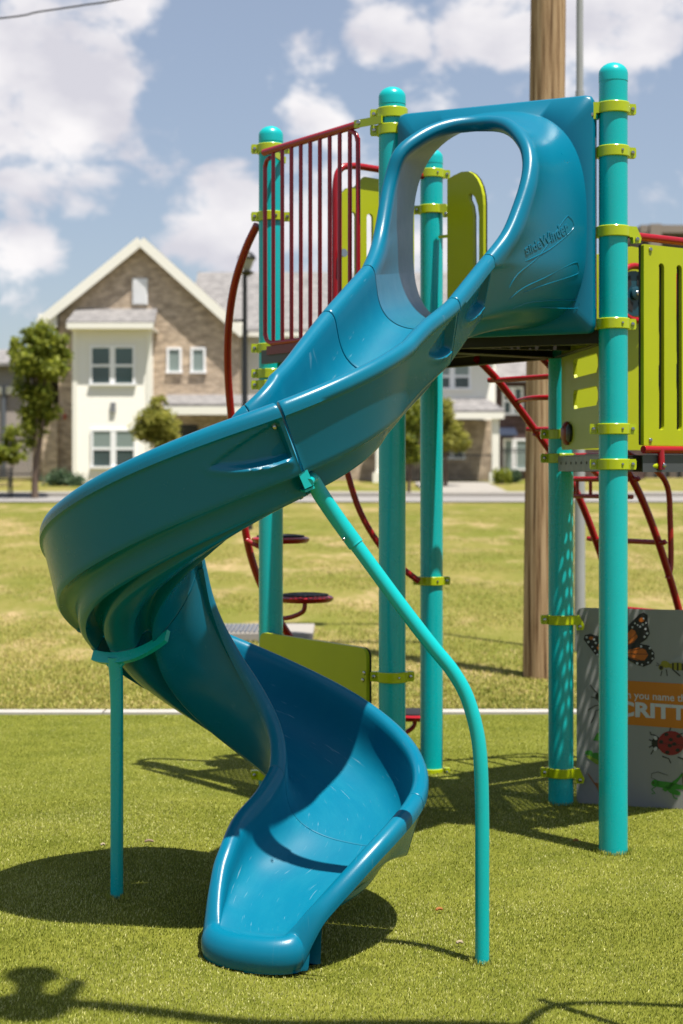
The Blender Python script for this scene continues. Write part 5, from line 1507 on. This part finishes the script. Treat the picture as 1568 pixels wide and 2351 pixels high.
aw = [Vector((qx(1142), QY - 1.1, qz(1003))), Vector((qx(1182), QY - 1.1, qz(1003))), Vector((qx(1182), QY, qz(985))), Vector((qx(1142), QY, qz(985)))]
MB().mesh(aw + [p + Vector((0, 0, .06)) for p in aw], [(0, 3, 2, 1), (4, 5, 6, 7), (0, 1, 5, 4), (1, 2, 6, 5), (2, 3, 7, 6), (3, 0, 4, 7)]).build('awning', mat('blue_metal_awning', (.035, .05, .09), .4), bh)
# flat roofed building at the right edge
fb = thing('flat_roof_building', 'brown flat roofed block with cream parapet at the right edge', 'building', (at(1600, 1000, 75).x, 75, ground_z(75)))
def ex(x, Y=75): return (x - 784) / F_V * Y
def ez(y, Y=75): return CAM_Z + (H_V - y) / F_V * Y
M_TAUPE = mat('taupe_stucco', (.20, .16, .135), .85, .2)
quadbox(MB(), ex(1362), ex(2300), 75, 92, ground_z(75) - .3, ez(655)).build('wall', M_TAUPE, fb)
quadbox(MB(), ex(1478), ex(2300), 75.5, 92, ez(655), ez(535)).build('upper_wall', M_TAUPE, fb)
quadbox(MB(), ex(1470), ex(2310), 74.9, 92.4, ez(535), ez(517)).build('parapet', mat('tan_parapet', (.36, .30, .25), .8), fb)
quadbox(MB(), ex(1355), ex(1478) - .01, 74.6, 92, ez(655), ez(640)).build('parapet', mat('tan_parapet', (.36, .30, .25), .8), fb)
quadbox(MB(), ex(1490), ex(1516), 74.7, 75.52, ez(655), ez(516)).build('pilaster', mat('tan_parapet', (.36, .30, .25), .8), fb)
quadbox(MB(), ex(1340), ex(1620), 70, 70.1, ground_z(70) - .3, ez(1040, 70)).build('screen_wall', mat('dark_blue_grey_wall', (.05, .055, .065), .7), fb)
for k in range(12): quadbox(MB(), ex(1455, 70) + k * .5, ex(1455, 70) + k * .5 + .32, 69.9, 70 - .003, ground_z(70) - .3, ez(1060, 70)).build('screen_board', mat('taupe_board', (.17, .14, .12), .8), fb)
# far building at the left edge
lb_ = thing('left_apartment_block', 'pale grey apartment block with cream band at the left edge behind the trees', 'building', (at(0, 1000, 72).x, 72, ground_z(72)))
quadbox(MB(), ex(-700, 72), ex(62, 72), 72, 84, ground_z(72) - .3, ez(905, 72)).build('lower_wall', siding_mat('taupe_siding', (.30, .26, .235)), lb_)
quadbox(MB(), ex(-700, 72), ex(62, 72), 71.9, 84, ez(905, 72), ez(888, 72)).build('band', M_CREAM, lb_)
quadbox(MB(), ex(-700, 72), ex(62, 72), 72.002, 84, ez(888, 72), ez(840, 72)).build('upper_wall', M_SIDE2, lb_)
rs_ = [Vector((ex(-700, 72), 71.5, ez(842, 72))), Vector((ex(75, 72), 71.5, ez(842, 72))), Vector((ex(60, 72), 77, ez(790, 72))), Vector((ex(-700, 72), 77, ez(790, 72)))]
MB().mesh(rs_ + [p + Vector((0, 0, .14)) for p in rs_], [(0, 3, 2, 1), (4, 5, 6, 7), (0, 1, 5, 4), (1, 2, 6, 5), (2, 3, 7, 6), (3, 0, 4, 7)]).build('roof', M_SHING, lb_)
quadbox(MB(), ex(6, 72), ex(14, 72), 71.85, 72, ground_z(72), ez(888, 72)).build('downpipe', mat('blue_grey_pipe', (.16, .18, .22), .5), lb_)

# ------------------------------------------------------------------ trees, shrubs, fence, bench, street lamp
def leaf_mat(name, a, b_):
    m = bpy.data.materials.new(name); m.use_nodes = True
    nt = m.node_tree; L = nt.links; bs = nt.nodes['Principled BSDF']; bs.inputs['Roughness'].default_value = .55; bs.inputs['Specular IOR Level'].default_value = .3
    an = nnode(nt, 'ShaderNodeAttribute'); an.attribute_name = 'tone'
    mx = nnode(nt, 'ShaderNodeMix', data_type='RGBA'); mx.inputs[6].default_value = (*a, 1); mx.inputs[7].default_value = (*b_, 1)
    L.new(an.outputs['Fac'], mx.inputs[0]); L.new(mx.outputs[2], bs.inputs['Base Color'])
    tr = nnode(nt, 'ShaderNodeBsdfTranslucent'); L.new(mx.outputs[2], tr.inputs['Color'])
    ms = nnode(nt, 'ShaderNodeMixShader'); ms.inputs[0].default_value = .5
    L.new(bs.outputs[0], ms.inputs[1]); L.new(tr.outputs[0], ms.inputs[2]); L.new(ms.outputs[0], nt.nodes['Material Output'].inputs[0])
    return m
M_LEAF = leaf_mat('pear_leaf', (.09, .13, .012), (.37, .39, .05))
M_LEAF2 = leaf_mat('elm_leaf', (.15, .165, .022), (.44, .41, .085))
M_JUN = leaf_mat('juniper_leaf', (.045, .085, .045), (.13, .20, .10))
def crown(name, parent, clumps, n, size, m, seed):
    rng = np.random.default_rng(seed)
    w = np.array([c[3] ** 2 * c[4] for c in clumps]); idx = rng.choice(len(clumps), n, p=w / w.sum())
    C = np.array(clumps)[idx]
    d = rng.normal(size=(n, 3)); d /= np.linalg.norm(d, axis=1)[:, None]
    rad = rng.random(n) ** .9 * 1.6
    P = C[:, :3] + d * rad[:, None] * np.stack([C[:, 3], C[:, 3], C[:, 4]], 1)
    nrm_ = rng.normal(size=(n, 3)) + np.array([0, -.3, .9]); nrm_ /= np.linalg.norm(nrm_, axis=1)[:, None]
    t1 = np.cross(nrm_, rng.normal(size=(n, 3))); t1 /= np.linalg.norm(t1, axis=1)[:, None]; t2 = np.cross(nrm_, t1)
    sz = size * rng.uniform(.6, 1.3, n)[:, None]
    off = np.array(root_loc(parent))
    V = np.stack([P - t1 * sz * .5, P + t2 * sz * .32, P + t1 * sz * .5, P - t2 * sz * .32], 1) - off
    me = bpy.data.meshes.new(name); me.vertices.add(n * 4); me.vertices.foreach_set('co', V.astype(np.float32).ravel())
    me.loops.add(n * 4); me.loops.foreach_set('vertex_index', np.arange(n * 4, dtype=np.int32)); me.polygons.add(n); me.polygons.foreach_set('loop_start', np.arange(0, n * 4, 4, dtype=np.int32))
    me.update(calc_edges=True)
    a = me.attributes.new('tone', 'FLOAT', 'POINT'); a.data.foreach_set('value', np.repeat(rng.random(n) ** 1.3, 4).astype(np.float32))
    me.materials.append(m); o = bpy.data.objects.new(name, me); COL.objects.link(o); o.parent = parent
    return o
def tree(label, px, py_base, Y, crown_px, th, n, m, seed, size=.16, group=None):
    """crown_px: list of (x, y, rx, rz) in pixels at depth Y"""
    gz = ground_z(Y); b0 = Vector(((px - 784) / F_V * Y, Y, gz))
    t = thing('tree', label, 'tree', b0, group)
    rg = random.Random(seed); s_ = Y / F_V
    cl = []
    for (x, y, rx, rz) in crown_px:
        c = at(x, y, Y)
        for _ in range(12):
            a = rg.uniform(0, 6.28); f = rg.uniform(.15, .85)
            cl.append((c.x + math.cos(a) * rx * s_ * f, Y + math.sin(a) * rx * s_ * f, c.z + rg.uniform(-.6, .6) * rz * s_, rx * s_ * rg.uniform(.22, .46), rz * s_ * rg.uniform(.2, .42)))
    topz = max(c[2] for c in cl); lowz_ = min(c[2] for c in cl)
    mb = MB(); tp = [b0 + Vector((0, 0, -.1)), b0 + Vector((.02, 0, (lowz_ - gz) * .6)), Vector((b0.x * .5 + cl[0][0] * .5, Y, lowz_ + .3)), Vector((cl[0][0], Y, lowz_ * .35 + topz * .65))]
    mb.tube(spline(tp, 4), [th * (1 - .75 * i / 12) for i in range(13)], 10)
    for c in cl[::3]:
        mb.tube([Vector((b0.x, Y, lowz_ + .1 + rg.random() * .8)), Vector((c[0] * .6 + b0.x * .4, c[1] * .6 + Y * .4, c[2] - .3)), Vector(c[:3])], [th * .32, th * .2, th * .08], 6)
    mb.build('trunk', M_BARK, t, True)
    crown('crown', t, cl, n, size, m, seed)
    return t
tree('upright leafy green tree in front of the tan brick gable house', 80, 1142, 47.2, [(95, 795, 52, 55), (85, 865, 66, 62), (92, 930, 46, 60), (80, 990, 28, 45), (35, 800, 26, 30), (140, 795, 26, 45), (60, 775, 24, 24)], .11, 12500, M_LEAF, 21, .14)
tree('small olive green tree in front of the cream bay windows', 357, 1125, 52, [(360, 965, 48, 42), (338, 985, 36, 36), (385, 985, 34, 36), (355, 1015, 36, 26), (362, 925, 22, 22)], .08, 7500, M_LEAF2, 22, .13)
tree('young pale green tree at the left edge by the iron fence', 26, 1110, 56, [(25, 1000, 22, 34), (20, 1045, 34, 26), (36, 1035, 20, 26)], .05, 4000, M_LEAF, 23, .12)
tree('slim green tree seen just right of the slide post over the walk', 938, 1150, 49.5, [(945, 950, 26, 44), (942, 1000, 30, 44), (950, 1040, 22, 26)], .07, 7000, M_LEAF, 24, .12)
tree('broad yellow green tree by the porch between the teal posts', 1022, 1120, 55, [(1035, 975, 34, 42), (1030, 1015, 44, 34), (1015, 935, 24, 30), (1055, 1010, 24, 26)], .09, 10000, M_LEAF2, 25, .12)
def shrub(label, px, py, Y, rx, rz, n, m, seed, size=.10, name='shrub'):
    gz = ground_z(Y); c = at(px, py, Y); s_ = Y / F_V; rg = random.Random(seed)
    t = thing(name, label, 'shrub', (c.x, Y, gz))
    cl = [(c.x + rg.uniform(-.75, .75) * rx * s_, Y + rg.uniform(-.4, .4) * rx * s_, gz + rg.uniform(.3, 1.1) * rz * s_, rx * s_ * .42, rz * s_ * .6) for _ in range(9)]
    crown('foliage', t, cl, n, size, m, seed)
    mb = MB()
    for q in cl[:5]: mb.tube([Vector((c.x, Y, gz - .05)), Vector(q[:3])], [.03, .01], 5)
    mb.build('stem', M_BARK, t)
shrub('spreading blue green juniper at the foot of the cream bay', 150, 1100, 56.5, 42, 22, 2400, M_JUN, 31)
shrub('round bright green shrub beside the white porch column', 1152, 1095, 58, 19, 20, 1500, M_LEAF, 32)
shrub('low dark green shrub in front of the brown house', 1178, 1090, 59, 16, 16, 1000, M_JUN, 33)
# iron fence on the left and right
def iron_fence(label, x0, x1, Y, h_):
    gz = ground_z(Y); X0, X1 = (x0 - 784) / F_V * Y, (x1 - 784) / F_V * Y
    t = thing('iron_fence', label, 'fence', ((X0 + X1) / 2, Y, gz))
    n_ = max(4, int((X1 - X0) / .13))
    first = None
    for k in range(n_ + 1):
        x = X0 + (X1 - X0) * k / n_
        if first is None: first = quadbox(MB(), x - .012, x + .012, Y - .012, Y + .012, gz - .05, gz + h_).build('picket', M_BLACKM, t)
        else:
            c = first.copy(); COL.objects.link(c); c.location = first.location + Vector((x - X0, 0, 0))
    for z in (h_ * .12, h_ * .88, h_ * .97): quadbox(MB(), X0, X1, Y - .02, Y + .02, gz + z - .02, gz + z + .02).build('rail', M_BLACKM, t)
iron_fence('black iron picket fence at the left edge behind the young tree', -60, 76, 62, 1.7)
iron_fence('black iron picket fence in front of the brown house', 1142, 1215, 61, 1.2)
# bench at the left edge
by = 47.6; bX = (8 - 784) / F_V * by; bg_ = ground_z(by)
bench = thing('park_bench', 'dark metal mesh park bench at the left edge by the road', 'bench', (bX, by, bg_))
M_MESHB = mat('bench_mesh_grey', (.20, .18, .17), .4, .5, metal=.5)
for k in range(5): quadbox(MB(), bX - 1.0, bX + .28, by - .03 + k * .012, by - .01 + k * .012, bg_ + .52 + k * .075, bg_ + .57 + k * .075).build('back_slat', M_MESHB, bench)
for k in range(4): quadbox(MB(), bX - 1.0, bX + .28, by - .42 + k * .1, by - .35 + k * .1, bg_ + .42, bg_ + .445).build('seat_slat', M_MESHB, bench)
for xq in (bX - .95, bX + .24):
    q_ = MB(); q_.tube([(xq, by + .02, bg_ - .02), (xq, by - .02, bg_ + .45), (xq, by + .05, bg_ + .9)], .03, 8); q_.tube([(xq, by - .42, bg_ - .02), (xq, by - .42, bg_ + .6), (xq, by - .05, bg_ + .64)], .028, 8)
    q_.build('end_frame', M_BLACKM, bench)
# street lamp behind the red arch
ly = 33.0; lX = (562 - 784) / F_V * ly; lg = ground_z(ly)
lamp = thing('street_lamp', 'black street lamp with lantern head behind the curved red tube', 'street lamp', (lX, ly, lg))
zt_ = CAM_Z + (H_V - 628) / F_V * ly
MB().lathe((lX, ly, 0), [(.16, lg - .05), (.15, lg + .5), (.075, lg + .62), (.05, zt_ - 1.2), (.045, zt_)], 16).build('column', M_BLACKM, lamp, True)
MB().lathe((lX + .04, ly, zt_), [(.05, -.05), (.13, .0), (.15, .03), (.05, .06)], 14).build('collar', M_BLACKM, lamp, True)
MB().lathe((lX + .04, ly, zt_ + .06), [(.07, 0), (.155, .22)], 8).build('lantern_glass', mat('lantern_glass', (.45, .46, .48), .15, .6), lamp, False)
MB().lathe((lX + .04, ly, zt_ + .28), [(.18, 0), (.185, .05), (.12, .13), (.03, .18), (.02, .26)], 12).build('lantern_cap', M_BLACKM, lamp, True)
MB().box((lX - .12, ly, zt_ - .95), (.12, .02, .025)).build('bracket', M_BLACKM, lamp)

# ------------------------------------------------------------------ things outside the frame whose shadows fall into it
tl = 1 / math.tan(R(SUN_EL)); shx, shy = math.sin(R(SUN_AZ)) * tl, -math.cos(R(SUN_AZ)) * tl
def caster(px, py, H):      # point at height H whose shadow falls on the ground at pixel (px, py)
    gz_ = 0.0
    for _ in range(5):
        Y = (CAM_Z - gz_) * F_V / (py - H_V); X = (px - 784) / F_V * Y; gz_ = float(turf_z(X, Y))
    return Vector((X + shx * (H - gz_), Y + shy * (H - gz_), H))
rail = thing('hand_rail', 'red tube corner handrail of the next climber, just right of the frame', 'handrail', (caster(1243, 2297, 2.5).x, caster(1243, 2297, 2.5).y, 0))
H = 2.5
c0 = caster(1243, 2297, H); c1 = caster(1585, 2311, H); c2 = caster(1197, 2372, H)
e1 = (c1 - c0).normalized(); e2 = (c2 - c0).normalized()
MB().tube(spline([c2 + e2 * .5, c2, c0 + e2 * .20, c0 + e2 * .05 + e1 * .05, c0 + e1 * .20, c1, c1 + e1 * .8], 6), .019, 12).build('top_rail', M_RED, rail, True)
MB().tube([(c0.x, c0.y, -.02), (c0.x, c0.y, H)], .019, 12).build('rail_post', M_RED, rail, True)
q_ = c1 + e1 * .8; MB().tube([(q_.x, q_.y, -.02), (q_.x, q_.y, H)], .019, 12).build('rail_post', M_RED, rail, True)
q_ = c2 + e2 * .5; MB().tube([(q_.x, q_.y, -.02), (q_.x, q_.y, H)], .019, 12).build('rail_post', M_RED, rail, True)
# added form, globe and arm on an unseen mast, shaped to cast a person's shadow
HL = 4.6
g_c = caster(72, 2240, HL); a0_ = caster(118, 2303, HL - .1); a1_ = caster(720, 2353, HL - .1)
mx_ = a1_ + (a1_ - a0_).normalized() * .62
gl = thing('person_shadow_caster', 'globe and arm form added out of frame, right of the camera, to cast a person-like shadow', 'street lamp', (mx_.x, mx_.y, 0))
MB().tube(spline([(mx_.x, mx_.y, -.02), (mx_.x, mx_.y, HL - .8), (mx_.x - .03, mx_.y, HL - .25), mx_.lerp(a1_, .5), a1_, a0_], 6), .042, 14).build('mast', M_BLACKM, gl, True)
MB().lathe(g_c, [(.04, -.11), (.074, -.08), (.088, -.02), (.085, .04), (.055, .085), (.01, .095)], 20).build('globe', mat('white_globe', (.7, .7, .7), .3), gl, True)
bc_ = caster(62, 2312, HL - .1)
MB().lathe(bc_, [(.05, -.10), (.12, -.08), (.125, .05), (.06, .09)], 16).build('shoulder_form', M_BLACKM, gl, True)
MB().tube([bc_, g_c], .05, 10).build('neck', M_BLACKM, gl, True)
f0 = caster(182, 2252, HL); f1 = caster(128, 2312, HL)
MB().tube([f0, f1], [.030, .045], 10).build('raised_arm_form', M_BLACKM, gl, True)
MB().tube([g_c + Vector((0, 0, .03)), f0], .007, 8).build('arm_link_form', M_BLACKM, gl, True)

# ------------------------------------------------------------------ litter on the turf
rg = random.Random(8)
bits = [(620, 2232, (.42, .22, .12), .040, 'bark chip lying at the nose of the slide'), (1042, 2300, (.45, .33, .10), .02, None), (338, 1980, (.30, .20, .12), .03, None), (690, 1830, (.1, .1, .1), 0, None)]
def chip(px, py, col, ln, label, rot):
    Y = CAM_Z * F_V / (py - H_V); X = (px - 784) / F_V * Y
    o = MB().tube(spline([Vector((X - ln / 2 * math.cos(rot), Y - ln / 2 * math.sin(rot), .024)), Vector((X, Y, .030)), Vector((X + ln / 2 * math.cos(rot), Y + ln / 2 * math.sin(rot), .024))], 3), [.002] + [.0055] * 5 + [.003], 7).build('leaf_litter' if ln < .035 else 'bark_chip', mat('litter_%d' % int(col[0] * 100 + col[1] * 10), col, .8), None, True)
    o.location.z += float(turf_z(X, Y)) - .009
    tag(o, label, 'litter', 'bits of dry litter on the turf')
chip(626, 2236, (.42, .22, .12), .045, 'tan bark chip on the turf at the nose of the slide', -.3)
chip(342, 1978, (.32, .22, .14), .040, 'brown bark chip lying in the oval shadow beside the left leg', .1)
chip(1008, 2098, (.45, .16, .03), .03, 'orange dry leaf on the turf right of the slide foot', .4)
chip(1055, 2175, (.5, .4, .25), .026, 'pale dry leaf on the turf by the right leg', .2)
chip(1322, 1938, (.5, .22, .05), .025, 'orange dry leaf on the turf near the nearest post', .2)
chip(236, 1988, (.5, .45, .35), .02, 'pale speck of litter in the oval shadow', .5)

# longer turf fibres standing round the feet of the posts and legs
def base_tufts():
    rng = np.random.default_rng(17)
    P = []
    for c, r_, n in [(PA, .064, 420), (PB, .064, 300), (PC, .064, 220), (PD, .064, 320), (PE, .064, 250), (LB, .025, 200), (RB, .025, 220)]:
        a = rng.uniform(0, 2 * np.pi, n); rr_ = r_ + .002 + rng.random(n) ** 1.6 * .022
        X = c.x + rr_ * np.cos(a); Y = c.y + rr_ * np.sin(a)
        P.append(np.stack([X, Y, turf_z(X, Y)], 1))
    o = blade_field('turf_tufts', 'turf_tuft_blades', np.concatenate(P), .012, .026, .0024, .6, [(0, (.13, .17, .012)), (.4, (.27, .30, .028)), (1, (.50, .48, .12))], .4, 18)
    tag(o, 'longer green turf fibres standing round the post and leg bases', 'turf', kind='stuff')
base_tufts()
